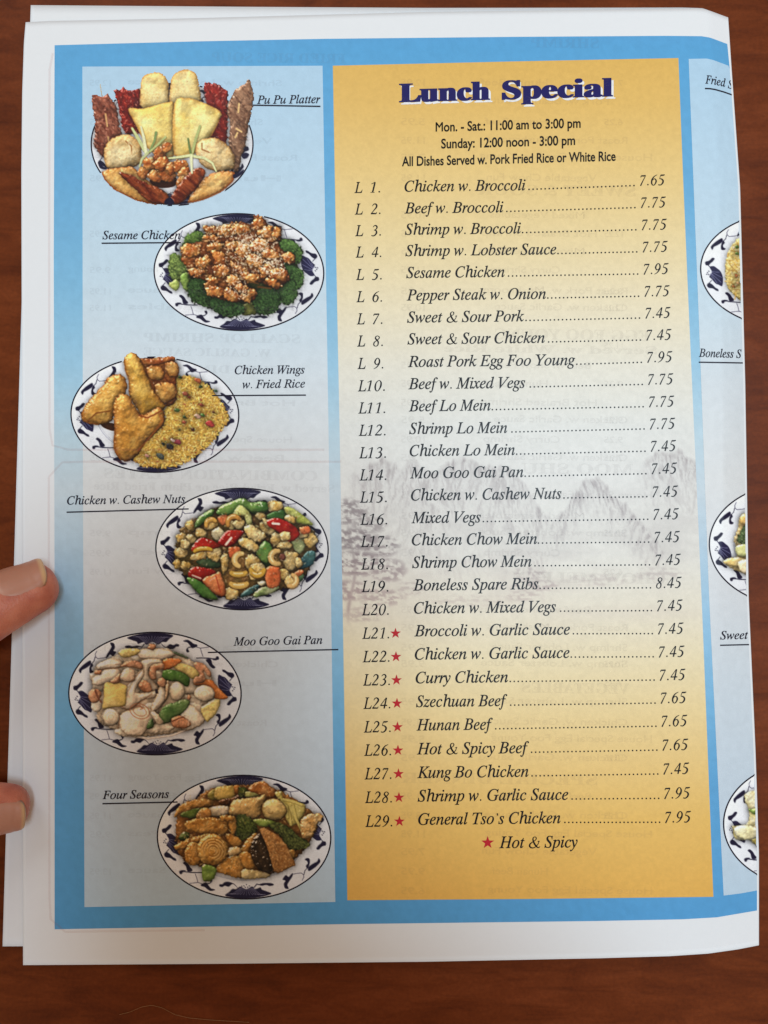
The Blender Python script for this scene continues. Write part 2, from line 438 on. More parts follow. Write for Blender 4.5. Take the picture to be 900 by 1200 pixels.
# italic ampersand, figures and points, drawn with the pen (em = 1)
AMP = merge([stroke_mesh([(0.60, 0.36), (0.66, 0.40), (0.72, 0.39)], [.025, .03, .02]),
             stroke_mesh([(0.69, 0.39), (0.60, 0.20), (0.42, 0.03), (0.22, -0.01), (0.08, 0.08), (0.10, 0.22), (0.28, 0.36), (0.46, 0.47), (0.50, 0.59), (0.42, 0.66), (0.31, 0.60), (0.29, 0.47), (0.38, 0.25), (0.52, 0.07), (0.64, 0.0), (0.74, 0.07)],
                         [.02, .03, .04, .07, .085, .07, .035, .035, .05, .03, .045, .07, .09, .08, .05, .02])])
DIG = {
 '0': [([(.27, .66), (.15, .52), (.09, .3), (.11, .08), (.2, -.01), (.31, .08), (.41, .3), (.43, .52), (.36, .65), (.27, .66)], [.03, .05, .085, .07, .03, .05, .085, .075, .035, .03])],
 '1': [([(.14, .56), (.24, .6), (.36, .68)], [.02, .03, .02]), ([(.355, .67), (.29, .35), (.215, .02)], [.07, .075, .075]), ([(.09, .012), (.33, .012)], [.025, .025])],
 '2': [([(.13, .52), (.2, .63), (.31, .66), (.4, .58), (.38, .44), (.22, .24), (.04, .03)], [.03, .04, .06, .09, .08, .045, .03]), ([(.03, .035), (.2, .04), (.35, .035), (.41, .13)], [.07, .075, .06, .02])],
 '3': [([(.14, .55), (.22, .64), (.33, .65), (.4, .56), (.35, .43), (.22, .36)], [.025, .04, .06, .08, .05, .02]), ([(.2, .365), (.33, .33), (.37, .2), (.28, .05), (.14, -.01), (.04, .03)], [.02, .07, .09, .07, .05, .05])],
 '4': [([(.40, .67), (.04, .19)], [.03, .035]), ([(.03, .19), (.46, .19)], [.06, .06]), ([(.415, .66), (.34, .33), (.265, 0)], [.06, .075, .075])],
 '5': [([(.21, .63), (.36, .63), (.475, .655)], [.075, .075, .045]), ([(.205, .65), (.13, .42)], [.025, .03]), ([(.12, .41), (.26, .38), (.36, .27), (.33, .12), (.19, 0), (.04, .02)], [.03, .06, .09, .085, .05, .05])],
 '6': [([(.47, .67), (.27, .56), (.13, .36), (.1, .14), (.19, -.005), (.32, .06), (.4, .25), (.34, .39), (.23, .39), (.13, .27)], [.02, .05, .085, .08, .035, .06, .085, .055, .035, .02])],
 '7': [([(.12, .52), (.17, .62), (.3, .62), (.45, .635)], [.025, .06, .075, .06]), ([(.455, .64), (.27, .3), (.11, -.02)], [.03, .05, .07])],
 '8': [([(.33, .66), (.22, .61), (.19, .5), (.27, .39), (.36, .26), (.33, .06), (.2, -.005), (.09, .07), (.11, .23), (.25, .35), (.39, .46), (.43, .57), (.33, .66)], [.03, .05, .07, .08, .075, .055, .03, .06, .06, .035, .045, .055, .03])],
 '9': [([(.04, -.02), (.23, .09), (.38, .31), (.41, .52), (.32, .66), (.2, .6), (.12, .42), (.18, .28), (.29, .28), (.39, .4)], [.02, .05, .085, .08, .035, .06, .085, .055, .035, .02])],
}
DIG = {k: merge([stroke_mesh(p, np.array(w) * 1.12 + .006) for p, w in v]) for k, v in DIG.items()}
AMP_BOLD = merge([(AMP[0] + [d_, 0], AMP[1]) for d_ in (0.0, 0.022)])
CAP = glyph(it('E'), 0.011)[0][:, 1].max()

def word_italic(s):
    out, x = [], 0.0
    for c in s:
        if c == ' ': x += 0.25; continue
        if c == '&':
            v, f = AMP_BOLD; w = 0.80
        elif c in DIG:
            v, f = DIG[c]; w = 0.5
        elif c == '.':
            v, f = disc(0.10, 0.045, 0.052); w = 0.25
        elif c in "'\u2019":
            v, f = merge([disc(0.17, 0.60, 0.05), stroke_mesh([(0.20, 0.60), (0.20, 0.53), (0.13, 0.47)], [.05, .04, .015])]); w = 0.28
        elif c == 'h':                 # arch of the n with a tall stem, as in the printed face
            v, f = glyph(it('h'), 0.011); w = advance(it('h'))
        else:
            v, f = glyph(it(c), 0.011); w = advance(it(c))
        out.append((v + [x, 0], f)); x += w
    return merge(out)
def word_font(s, offset, fn=lambda t: t, res=4):
    out, x = [], 0.0
    for c in s:
        if c == ' ': x += 0.27; continue
        v, f = glyph(fn(c), offset, res); out.append((v + [x, 0], f)); x += advance(fn(c))
    return merge(out)

def set_line(vf, x0, x1, base, capheight, cap=None, bolden=0.0):
    """fit a set word between x0 and x1 of the page on the baseline through base = [(x, y), ...]"""
    v, f = vf
    lo, hi = v[:, 0].min(), v[:, 0].max()
    k = capheight / (cap or CAP)
    bx, by = zip(*base)
    x = x0 + (v[:, 0] - lo) / (hi - lo) * (x1 - x0)
    yb = np.interp(x, bx, by)
    if len(bx) == 2: yb = by[0] + (x - bx[0]) * (by[1] - by[0]) / (bx[1] - bx[0])
    return np.stack([x, yb - v[:, 1] * k], -1), f

def printed(name, parts, mat, layer, parent=None, label=None):
    v, f = merge(parts)
    lim = edge_x(v[:, 1]) - 0.6
    keep = (v[f][..., 0].min(1) < lim[f].min(1))
    v = v.copy(); v[:, 0] = np.minimum(v[:, 0], lim)
    f = f[keep]
    a = v[f[:, 1]] - v[f[:, 0]]; b = v[f[:, 2]] - v[f[:, 0]]
    flip = (a[:, 0] * b[:, 1] - a[:, 1] * b[:, 0]) > 0
    f[flip] = f[flip][:, ::-1]
    o = obj(name, mesh_np(name, on_page(v, layer), f, mat, smooth=False), parent or front)
    if label: o['label'] = label
    return o

def rule(pts, w):
    p = poly_at(pts, np.linspace(0, 1, 40))
    tg = np.gradient(p, axis=0); tg /= np.linalg.norm(tg, axis=1)[:, None]
    nr = np.stack([-tg[:, 1], tg[:, 0]], -1) * w / 2
    n = len(p); k = np.arange(n - 1)
    return np.concatenate([p + nr, p - nr]), np.concatenate([np.stack([k, k + n, k + 1], -1), np.stack([k + 1, k + n, k + n + 1], -1)])
def star(cx, cy, r):
    a = -math.pi / 2 + np.arange(10) * math.pi / 5
    rr = np.where(np.arange(10) % 2 == 0, r, r * 0.40)
    v = np.vstack([[cx, cy], np.stack([cx + rr * np.cos(a), cy + rr * np.sin(a)], -1)])
    k = np.arange(10)
    return v, np.stack([np.zeros(10, int), 1 + k, 1 + (k + 1) % 10], -1)

ITEMS = [
 ('Chicken w. Broccoli', '7.65', 474, 616, 620), ('Beef w. Broccoli', '7.75', 474, 590, 594), ('Shrimp w. Broccoli', '7.75', 474.5, 610.5, 612.5),
 ('Shrimp w. Lobster Sauce', '7.75', 475, 652, 654), ('Sesame Chicken', '7.95', 476, 591.5, 596), ('Pepper Steak w. Onion', '7.75', 476.5, 640, 642),
 ('Sweet & Sour Pork', '7.45', 477, 614.5, 616.5), ('Sweet & Sour Chicken', '7.45', 477.5, 638.5, 643), ('Roast Pork Egg Foo Young', '7.95', 478, 674, 676),
 ('Beef w. Mixed Vegs', '7.75', 478.5, 615.5, 621.5), ('Beef Lo Mein', '7.75', 479, 575, 577), ('Shrimp Lo Mein', '7.75', 479.5, 594.5, 600),
 ('Chicken Lo Mein', '7.45', 480, 603.5, 605.5), ('Moo Goo Gai Pan', '7.45', 480.5, 613.5, 615.5), ('Chicken w. Cashew Nuts', '7.45', 481.5, 658, 661),
 ('Mixed Vegs', '7.45', 482, 563.5, 566.5), ('Chicken Chow Mein', '7.45', 482.5, 629.5, 631), ('Shrimp Chow Mein', '7.45', 483, 623, 627),
 ('Boneless Spare Ribs', '8.45', 484, 631, 633), ('Chicken w. Mixed Vegs', '7.45', 485, 651.5, 657), ('Broccoli w. Garlic Sauce', '7.45', 485.5, 668, 672),
 ('Chicken w. Garlic Sauce', '7.45', 486, 667.5, 669.5), ('Curry Chicken', '7.45', 487, 595.5, 598), ('Szechuan Beef', '7.65', 487.5, 594.5, 598.5),
 ('Hunan Beef', '7.65', 488, 577.5, 581), ('Hot & Spicy Beef', '7.65', 488.5, 620, 623), ('Kung Bo Chicken', '7.45', 489, 619.5, 623.5),
 ('Shrimp w. Garlic Sauce', '7.95', 489.5, 666, 670.5), ('General Tso\u2019s Chicken', '7.95', 490, 657, 662)]
YN = [224.5, 250, 275, 300, 325.7, 352, 378, 403.5, 430, 456, 482, 508.5, 534.5, 560.5, 586.5, 613, 639, 665.5, 692, 719, 745.7, 773, 800.7, 828.5, 856, 884, 911.7, 939.3, 966.6]
YP = [217, 243, 269, 295, 321, 347, 372.5, 398.3, 424.3, 450.3, 476.5, 502.5, 528.6, 555, 582, 608.5, 635.3, 662, 689, 715.7, 742.7, 769.8, 797, 823.9, 851, 879, 907, 935.7, 963.8]
YL = [226, 251.3, 276.6, 301.7, 328, 354, 380, 406, 432.3, 458.5, 484.5, 510.7, 537, 563, 589, 615, 641, 667.5, 693.8, 721, 748.6, 776, 803.4, 830.7, 858.4, 885.7, 913.3, 941, 969]
for i, (name, price, nx0, nx1, dx0) in enumerate(ITEMS):
    t = i / 28
    ch = 12.7 + 0.8 * t
    lx = 415.3 + 12.8 * t
    yl, yn, yp = YL[i], YN[i], YP[i]
    parts = []
    base = [(nx0, yn), (nx1, yn - 0.012 * (nx1 - nx0))]
    nb = [(lx, yl), (lx + 32, yl - 0.6)]
    if i < 9:
        parts.append(set_line(word_italic('L'), lx, lx + 9.6, nb, ch))
        parts.append(set_line(word_italic(str(i + 1) + '.'), lx + 18.8, lx + 30.2, nb, ch))
    else:
        parts.append(set_line(word_italic('L'), lx, lx + 9.8, nb, ch))
        parts.append(set_line(word_italic(str(i + 1) + '.'), lx + 10.3, lx + 31.6, nb, ch))
    parts.append(set_line(word_italic(name), nx0, nx1, base, ch))
    dx1 = 743 + 30 * t
    x = dx1
    pitch = (dx1 - dx0) / round((dx1 - dx0) / 4.72)
    pts = []
    while x > dx0 - 0.5:
        u = (x - nx1) / max(760 + 30 * t - nx1, 1)
        yb = base[1][1] + (yp + 0.6 - base[1][1]) * max(0, u)
        parts.append(disc(x, yb - 0.8, 0.98, 8)); x -= pitch
    px0 = 750 + 29.4 * t
    parts.append(set_line(word_italic(price), px0, px0 + 29.2 + 1.2 * t, [(px0, yp + 0.4), (px0 + 30, yp - 0.5)], ch * 1.0))
    line = printed('menu_line', parts, M_TEXT, 4, label='dish line reading L%d %s %s' % (i + 1, name, price))
    if i >= 20:
        printed('star', [star(463.5 + 4.6 * (i - 20) / 8, yl - 6.4, 6.6)], M_RED, 4)
printed('star', [star(571.5, 987.5, 7.8)], M_RED, 4)
printed('footnote', [set_line(word_italic('Hot & Spicy'), 585, 677, [(585, 993.8), (677, 993)], 13.6)], M_TEXT, 4, label='footnote reading Hot & Spicy')

cb = glyph(bd('L'), 0.012, 4)[0][:, 1].max()
def title_word(s, x0, x1, base, dx=0, dy=0, fat=0.012):
    v, f = set_line(word_font(s, fat, bd), x0, x1, base, 21.5, cap=cb)
    return v + [dx, dy], f
tb = [(467, 119.6), (719, 112.6)]
tw = [('Lunch', 467.5, 574.5), ('Special', 588, 718.5)]
printed('title_shadow', [title_word(s, a, b, tb, 2.6, 2.6) for s, a, b in tw], M_WHITE, 3.5, label='white drop shadow behind the title')
strikes = [(title_word(s, a + d_, b - 2.0 + d_, tb), 4.3 + 0.2 * n_) for n_, d_ in enumerate((0, 1.0, 2.0)) for s, a, b in tw]
printed('title', [q for q, l in strikes], M_NAVY, np.concatenate([np.full(len(q[0]), l) for q, l in strikes]), label='navy heading reading Lunch Special')
cs_ = glyph('M', 0.019, 4)[0][:, 1].max()
for s, x0, x1, base in (('Mon. - Sat.: 11:00 am to 3:00 pm', 510.5, 680.5, [(510, 154.2), (680, 149.4)]),
                        ('Sunday: 12:00 noon - 3:00 pm', 517, 674, [(517, 173.8), (674, 169.6)]),
                        ('All Dishes Served w. Pork Fried Rice or White Rice', 471, 721.5, [(471, 194.6), (721, 188.2)])):
    printed('hours_line', [set_line(word_font(s, 0.019), x0, x1, base, 10.9, cap=cs_)], M_SANS, 4, label='small print reading ' + s)

CAPTIONS = [
 (['Pu Pu Platter'], [(301, 375.5, [(301, 121.6), (375, 120.6)])], [(296.5, 123.2), (375.5, 124.6)]),
 (['Sesame Chicken'], [(120, 211.5, [(120, 280.2), (211, 280)])], [(119, 285), (212, 284.2)]),
 (['Chicken Wings', 'w. Fried Rice'], [(275, 357, [(275, 438.4), (357, 437.6)]), (284, 357.5, [(284, 455), (357, 454)])], [(248.5, 463.6), (358.5, 463)]),
 (['Chicken w. Cashew Nuts'], [(78.5, 217, [(78, 591.2), (217, 589.2)])], [(78, 600.2), (221, 596.4)]),
 (['Moo Goo Gai Pan'], [(273.5, 377.8, [(273, 756.6), (378, 754.4)])], [(243.5, 764.6), (396.5, 761.2)]),
 (['Four Seasons'], [(120, 198, [(120, 936.4), (198, 935)])], [(120, 941.9), (208, 939.9)]),
 (['Fried S'], [(826.5, 859, [(826, 97.6), (834, 98.3), (847, 101), (860, 105)])], [(826.2, 103.6), (832, 103.8), (838, 104.8), (848, 107.6), (860, 111.8)]),
 (['Boneless S'], [(819, 869, [(819, 418), (869, 419.4)])], [(819, 424.4), (870.6, 425.3)]),
 (['Sweet', 'c'], [(844, 876.8, [(844, 749.3), (877, 748.6)]), (875, 879, [(875, 752.4), (879, 752.3)])], [(844, 756.2), (878, 755.4)])]
for words, spans, ul in CAPTIONS:
    if words[-1] == 'c': words, spans = words[:1], spans[:1]
    parts = [set_line(word_italic(w), a, b, base, 9.7) for w, (a, b, base) in zip(words, spans)]
    parts.append(rule(ul, 1.5))
    printed('caption', parts, M_CAPTION, 5, label='italic caption reading ' + ' '.join(words))

# ------------------------------------------------------------ printed pictures of the dishes
SS = 1.34                              # picture samples per photograph pixel
DARK = (24, 22, 52)
def sdf_poly(X, Y, P):
    """signed distance to a closed outline, inside negative"""
    d = np.full(X.shape, 1e9); ins = np.zeros(X.shape, bool)
    n = len(P)
    for i in range(n):
        x0, y0 = P[i]; x1, y1 = P[(i + 1) % n]
        ex, ey = x1 - x0, y1 - y0
        wx, wy = X - x0, Y - y0
        t = np.clip((wx * ex + wy * ey) / (ex * ex + ey * ey + 1e-9), 0, 1)
        d = np.minimum(d, (wx - ex * t) ** 2 + (wy - ey * t) ** 2)
        if y0 != y1:
            c = ((Y >= y0) != (Y >= y1)) & (X < x0 + (Y - y0) / (y1 - y0) * ex)
            ins ^= c
    return np.where(ins, -np.sqrt(d), np.sqrt(d))
def closed(pts, n=4):
    p = np.asarray(pts, float); m = len(p); out = []
    for i in range(m):
        a, b, c, d = p[i - 1], p[i], p[(i + 1) % m], p[(i + 2) % m]
        for k in range(n):
            f = k / n
            out.append(0.5 * ((2 * b) + (c - a) * f + (2 * a - 5 * b + 4 * c - d) * f ** 2 + (3 * b - a - 3 * c + d) * f ** 3))
    return np.array(out)

class Picture:
    def __init__(s, x0, y0, x1, y1, origin, scale):
        s.x0, s.y0 = x0, y0
        s.w, s.h = int((x1 - x0) * SS) + 1, int((y1 - y0) * SS) + 1
        s.X, s.Y = np.meshgrid(x0 + np.arange(s.w) / SS, y0 + np.arange(s.h) / SS)
        s.c = np.full((s.h, s.w, 3), 225.0); s.a = np.zeros((s.h, s.w)); s.m = np.zeros((s.h, s.w)); s.bright = 1.0
        s.o, s.k = origin, scale
        s.r = np.random.default_rng(5)
    def win(s, P, m):
        a = int(max(0, (P[:, 0].min() - m - s.x0) * SS)); b = int(min(s.w, (P[:, 0].max() + m - s.x0) * SS + 2))
        c = int(max(0, (P[:, 1].min() - m - s.y0) * SS)); d = int(min(s.h, (P[:, 1].max() + m - s.y0) * SS + 2))
        return (slice(c, d), slice(a, b)) if b > a and d > c else None
    def px(s, pts):
        p = np.asarray(pts, float)
        return p / s.k + np.array(s.o)
    def put(s, w, al, col):
        s.c[w] = s.c[w] * (1 - al[..., None]) + col * al[..., None]
        s.a[w] = np.maximum(s.a[w], al); s.m[w] = np.maximum(s.m[w], al)
    def piece(s, pts, col, col2=None, dome=5.0, ns=3.0, rough=0.9, wob=1.0, edge=0.26, spec=0.25, shadow=0.34, mixk=2.2, raw=False, smooth=True, fibre=None, gain=1.0, rim=None):
        P = pts if raw else s.px(pts)
        if smooth: P = closed(P)
        w = s.win(P, 5)
        if w is None: return
        X, Y = s.X[w], s.Y[w]; k = int(s.r.integers(0, 99)) * 2.7
        q = sdf_poly(X, Y, P) + wob * 2 * (fbm(X / 2.6 + k, Y / 2.6, 1, 2) - 0.5)
        al = np.clip(0.5 - q * SS, 0, 1)
        s.c[w] *= (1 - shadow * np.exp(-np.clip(q, 0, 12) / 2.4) * (1 - al) * s.a[w])[..., None]
        d = np.clip(-q, 0, dome) / dome
        hgt = dome * np.sqrt(1 - (1 - d) ** 2) * 0.55
        if fibre is not None:
            ca, sa = math.cos(fibre), math.sin(fibre)
            U, V = (X * ca + Y * sa) / (ns * 2.6), (-X * sa + Y * ca) / (ns * 0.6)
        else: U, V = X / ns, Y / ns
        nz = fbm(U + k, V + k, 2, 3)
        hgt = hgt + rough * ns * 0.55 * (nz - 0.5)
        gy, gx = np.gradient(hgt * SS)
        nrm = np.sqrt(gx ** 2 + gy ** 2 + 1.3)
        lam = (gx * 0.42 + gy * 0.62 + 0.86) / nrm
        c1 = np.asarray(col, float); c2 = np.asarray(col2 if col2 is not None else col, float)
        m = np.clip((fbm(U * 0.5 + k + 31, V * 0.5, 4, 3) - 0.5) * mixk + 0.5, 0, 1)[..., None]
        c = c1 * (1 - m) + c2 * m
        sh = (0.56 + 0.56 * lam) * gain * (1 - edge * np.exp(-np.clip(-q, 0, 9) / 0.9))
        if rim is not None:            # browned, thinner towards the border of the piece
            rc, rw = rim
            rk = np.clip(np.exp(-np.clip(-q, 0, 99) / rw) * (0.55 + 0.9 * fbm(X / 4 + k, Y / 4, 5, 3)), 0, 1)[..., None] * 0.85
            c = c * (1 - rk) + np.asarray(rc, float) * rk
        cx_, cy_ = P.mean(0); sz = max(np.ptp(P[:, 0]), np.ptp(P[:, 1])) / 2 + 1
        sh = sh * (1 - 0.13 * np.clip(((X - cx_) * 0.35 + (Y - cy_) * 0.8) / sz, -1.2, 1.2)) * (1 - 0.16 * np.clip((fbm(X / (ns * 1.6) + k, Y / (ns * 1.6) + 50, 3, 3) - 0.55) * 6, 0, 1))
        gl = np.clip((fbm(X / 2.1 + k, Y / 1.5 + 70, 0, 2) - 0.66) * 9, 0, 1) * np.clip((lam - 0.80) * 8, 0, 1) * spec * 1.1
        c = c * (1 - gl[..., None]) + 246 * gl[..., None]
        c = c * sh[..., None] + spec * 255 * np.clip((lam - 0.93) / 0.09, 0, 1)[..., None] ** 2 * 0.8
        s.put(w, al, np.clip(c, 0, 250))
    def blob(s, x, y, rx, ry=None, ang=0.0, col=(200, 150, 100), col2=None, irr=0.16, **kw):
        ry = ry or rx
        a = np.arange(9) * 2 * math.pi / 9
        rr = 1 + irr * (s.r.random(9) * 2 - 1)
        u, v = rx * rr * np.cos(a), ry * rr * np.sin(a)
        ca, sa = math.cos(ang), math.sin(ang)
        s.piece(np.stack([x + u * ca - v * sa, y + u * sa + v * ca], -1), col, col2, **kw)
    def line(s, pts, wd, col, raw=False, al=1.0, halo=False):
        P = np.asarray(pts, float) if raw else s.px(pts)
        if not raw: wd = np.asarray(wd, float) / s.k
        wd = np.broadcast_to(np.asarray(wd, float), (len(P),))
        w = s.win(P, 3 + wd.max())
        if w is None: return
        X, Y = s.X[w], s.Y[w]; best = np.full(X.shape, 1e9)
        for i in range(len(P) - 1):
            e = P[i + 1] - P[i]; t = np.clip(((X - P[i, 0]) * e[0] + (Y - P[i, 1]) * e[1]) / (e @ e + 1e-9), 0, 1)
            best = np.minimum(best, np.hypot(X - P[i, 0] - e[0] * t, Y - P[i, 1] - e[1] * t) - (wd[i] + (wd[i + 1] - wd[i]) * t) / 2)
        s.put(w, np.clip(0.5 - best * SS, 0, 1) * al, np.asarray(col, float))
    def flat(s, pts, col, raw=False, smooth=True, al=1.0):
        P = np.asarray(pts, float) if raw else s.px(pts)
        if smooth: P = closed(P)
        w = s.win(P, 2)
        if w is None: return
        s.put(w, np.clip(0.5 - sdf_poly(s.X[w], s.Y[w], P) * SS, 0, 1) * al, np.asarray(col, float))
    def inside(s, pts, n, raw=False):
        P = closed(np.asarray(pts, float) if raw else s.px(pts))
        lo, hi = P.min(0), P.max(0); out = []
        q = lo + s.r.random((n * 4, 2)) * (hi - lo)
        return q[sdf_poly(q[:, 0], q[:, 1], P) < -0.4][:n]
    def grains(s, pts, n, length, wd, cols, jitter=0.15, al=1.0, raw=False, shadow=None):
        for p in s.inside(pts, n, raw):
            a = s.r.random() * math.pi; l = length * (0.6 + 0.8 * s.r.random()) / 2
            e = np.array([math.cos(a), math.sin(a)]) * l
            c = np.asarray(cols[int(s.r.integers(len(cols)))], float) * (1 + jitter * (s.r.random() * 2 - 1))
            if shadow is not None: s.line([p - e + [0.5, 0.7], p + e + [0.5, 0.7]], wd, shadow, raw=True, al=0.55)
            s.line([p - e, p + e], wd, np.clip(c, 0, 250), raw=True, al=al)
    def broccoli(s, pts, col=(58, 92, 48), n=None):
        s.piece(pts, tuple(v * 0.62 for v in col), tuple(v * 0.9 for v in col), dome=9, rough=1.5, ns=1.9, wob=2.4, spec=0, edge=.3)
        P = s.inside(pts, n or 330)
        s.r.shuffle(P)
        for p in P:
            k = 0.75 + 0.75 * s.r.random()
            s.line([p, p + [0.3, 0.2]], 1.5 * (0.6 + 0.6 * s.r.random()), np.clip(np.asarray(col) * k * [1.10, 1.0, 1.0], 0, 240), raw=True, al=0.55)
    def plate(s, cx, cy, rx, ry, tilt=0.0, well=True):
        ca, sa = math.cos(tilt), math.sin(tilt)
        U = ((s.X - cx) * ca + (s.Y - cy) * sa) / rx; V = (-(s.X - cx) * sa + (s.Y - cy) * ca) / ry
        r = np.hypot(U, V)
        al = np.clip(0.5 - (r - 1) * min(rx, ry) * SS, 0, 1)
        c = np.array([240, 241, 246.0]) * (1 - 0.03 * (U + V))[..., None]
        c = np.where((r < 0.70)[..., None], c * 0.985, c)
        s.c = s.c * (1 - al[..., None]) + c * al[..., None]; s.a = np.maximum(s.a, al)
        def T(p):                      # pattern drawn on plate five, moved to this plate
            p = np.asarray(p, float)
            u, v = p[:, 0] / 826.0 * rx, p[:, 1] / 589.0 * ry
            return np.stack([cx + u * ca - v * sa, cy + u * sa + v * ca], -1)
        def both(f, pts, *a, **k):
            p = np.asarray(pts, float); f(T(p), *a, raw=True, **k); f(T(-p), *a, raw=True, **k)
        if well:
            a = np.linspace(0, 2 * math.pi, 70)
            s.line(T(np.stack([826 * .70 * np.cos(a), 589 * .70 * np.sin(a)], -1)), 0.7, (150, 152, 178), raw=True, al=0.7)
            s.line(T(np.stack([826 * .675 * np.cos(a), 589 * .675 * np.sin(a) + 6], -1)), 0.6, (190, 192, 208), raw=True, al=0.6)
        A = lambda p: [(x - 872, y - 636) for x, y in p]
        B = lambda p: [(x - 13, y - 636) for x, y in p]
        vine = (70, 66, 96)
        both(s.line, A([(410, 290), (375, 298), (320, 305), (300, 290), (295, 265), (310, 235)]), 0.75, vine)
        both(s.line, A([(295, 290), (285, 330), (262, 355)]), 0.9, DARK)
        both(s.flat, A([(440, 150), (474, 158), (484, 200), (470, 228), (497, 238), (486, 262), (466, 282), (440, 266), (420, 288), (400, 302), (404, 270), (430, 228), (450, 190), (440, 165)]), DARK)
        both(s.flat, A([(152, 446), (140, 415), (172, 376), (208, 346), (245, 324), (258, 342), (244, 372), (205, 400), (172, 418), (162, 442)]), DARK)
        both(s.flat, A([(262, 348), (278, 372), (262, 396), (268, 420), (288, 430), (276, 447), (246, 444), (240, 410), (246, 378)]), DARK)
        both(s.flat, A([(90, 575), (128, 560), (158, 530), (182, 538), (166, 568), (142, 590), (125, 610), (95, 608)]), DARK)
        both(s.line, A([(115, 605), (150, 640)]), 0.8, DARK)
        both(s.flat, A([(580, 184), (618, 174), (650, 184), (690, 176), (722, 184), (690, 200), (630, 204), (590, 199)]), DARK)
        both(s.line, A([(720, 186), (742, 190), (765, 160)]), 1.2, DARK)
        both(s.flat, B([(66, 150), (92, 176), (115, 186), (150, 160), (185, 168), (210, 156), (238, 162), (236, 182), (212, 184), (188, 204), (150, 207), (108, 194), (82, 175)]), DARK)
        both(s.flat, B([(280, 125), (320, 116), (352, 132), (378, 152), (414, 163), (408, 182), (365, 196), (342, 168), (318, 142), (288, 134)]), DARK)
        both(s.flat, B([(404, 182), (350, 190), (325, 202), (338, 228), (318, 238), (306, 212), (326, 188), (350, 180)]), DARK)
        both(s.line, B([(404, 184), (445, 195), (520, 185)]), 0.75, vine)
        both(s.line, B([(445, 195), (455, 235), (470, 275)]), 0.75, vine)
        both(s.line, B([(410, 290), (455, 288), (520, 290), (580, 297), (606, 286)]), 1.2, DARK)
        both(s.flat, B([(596, 275), (616, 272), (624, 298), (596, 310), (560, 306), (590, 294)]), DARK)
        both(s.flat, B([(504, 300), (545, 300), (562, 348), (590, 376), (570, 390), (538, 368), (518, 338), (500, 318)]), DARK)
        both(s.flat, B([(656, 398), (680, 402), (712, 422), (757, 430), (772, 458), (752, 480), (718, 464), (688, 434), (660, 418)]), DARK)
        both(s.line, B([(752, 476), (728, 505)]), 0.9, DARK)
        C5 = lambda p: [((x - 435) * 2.0, (y - 318) * 2.0) for x, y in p]
        both(s.flat, C5([(738, 226), (758, 232), (772, 238), (788, 256), (803, 274), (792, 298), (804, 322), (785, 328), (768, 318), (748, 300), (736, 268)]), (36, 34, 70))
        for a_, b_ in (((745, 245), (795, 290)), ((765, 240), (796, 290)), ((742, 270), (792, 296)), ((755, 296), (795, 300)), ((785, 262), (800, 285))):
            both(s.line, C5([a_, b_]), 0.55, (150, 150, 185), al=.8)
        for q in ((806, 282), (812, 292), (806, 300), (816, 284), (800, 270)):
            both(s.line, C5([q, (q[0] + 2, q[1] + 1)]), 1.1, DARK)
        both(s.flat, C5([(300, 50), (322, 62), (345, 70), (352, 80), (378, 72), (392, 84), (420, 70), (448, 82), (468, 70), (486, 70), (500, 56), (520, 38), (480, 28), (435, 24), (360, 32)]), (28, 26, 58))
        for k in range(-6, 7):
            x = 418 + k * 13; both(s.line, C5([(418 + k * 5, 76), (418 + k * 11, 52 - abs(k)), (418 + k * 15, 42 + abs(k) * .8)]), 0.5, (160, 160, 190), al=.75)
        for q in ((404, 86), (418, 92), (430, 86), (412, 80), (424, 79), (440, 84)):
            both(s.line, C5([q, (q[0] + 2, q[1])]), 1.0, DARK)
        s.rim = (cx, cy, rx, ry, tilt)
    def crease(s, pts, wd, col, al=0.8): s.line(pts, wd, col, al=al)
    def build(s, label):
        c = np.clip(s.c, 0, 250)
        def box(a):
            a = (np.roll(a, 1, 0) + a + np.roll(a, -1, 0)) / 3
            return (np.roll(a, 1, 1) + a + np.roll(a, -1, 1)) / 3
        if hasattr(s, 'cover'):        # the press has crisped the food's edges
            soft = box(box(s.cover.astype(float)))[..., None]
            fine = (TILES[1][(np.arange(s.h) % NT)[:, None], (np.arange(s.w) % NT)[None]] - 0.5)[..., None]
            mid = (fbm(s.X / 1.5, s.Y / 1.5, 2, 2) - 0.5)[..., None]
            c = c * (1 - 0.6 * soft) + box(c) * 0.6 * soft
            c = c * (1 + soft * (0.03 * fine + 0.08 * mid)) * (1 + soft * (s.bright - 1))
            c = c + soft * (0.7 * (c - box(box(box(c)))) + 0.10 * (c - 140) + 4)
            grey = c.mean(-1, keepdims=True)
            c = c + soft * (grey - c) * 0.13
            c = c * (1 + soft * (np.array([1.03, 0.99, 0.94]) - 1))
            c = np.clip(c, 8, 250)
        c = c * (1 + 0.05 * (TILES[3][(np.arange(s.h) % NT)[:, None], (np.arange(s.w) % NT)[None]] - 0.5))[..., None]
        v = on_page(np.stack([s.X, s.Y], -1), 3).reshape(-1, 3)
        f = grid_faces(s.h, s.w)
        m = (s.a > 0.5) & (s.X < edge_x(s.Y) - 0.9)
        keep = m.ravel()[f].all(1); f = f[keep]
        used = np.zeros(len(v), bool); used[f.ravel()] = True
        re = np.cumsum(used) - 1
        o = obj('dish_picture', mesh_np('dish_picture', v[used], re[f], M_INK, lin(c.reshape(-1, 3))[used]), front)
        o['label'] = label
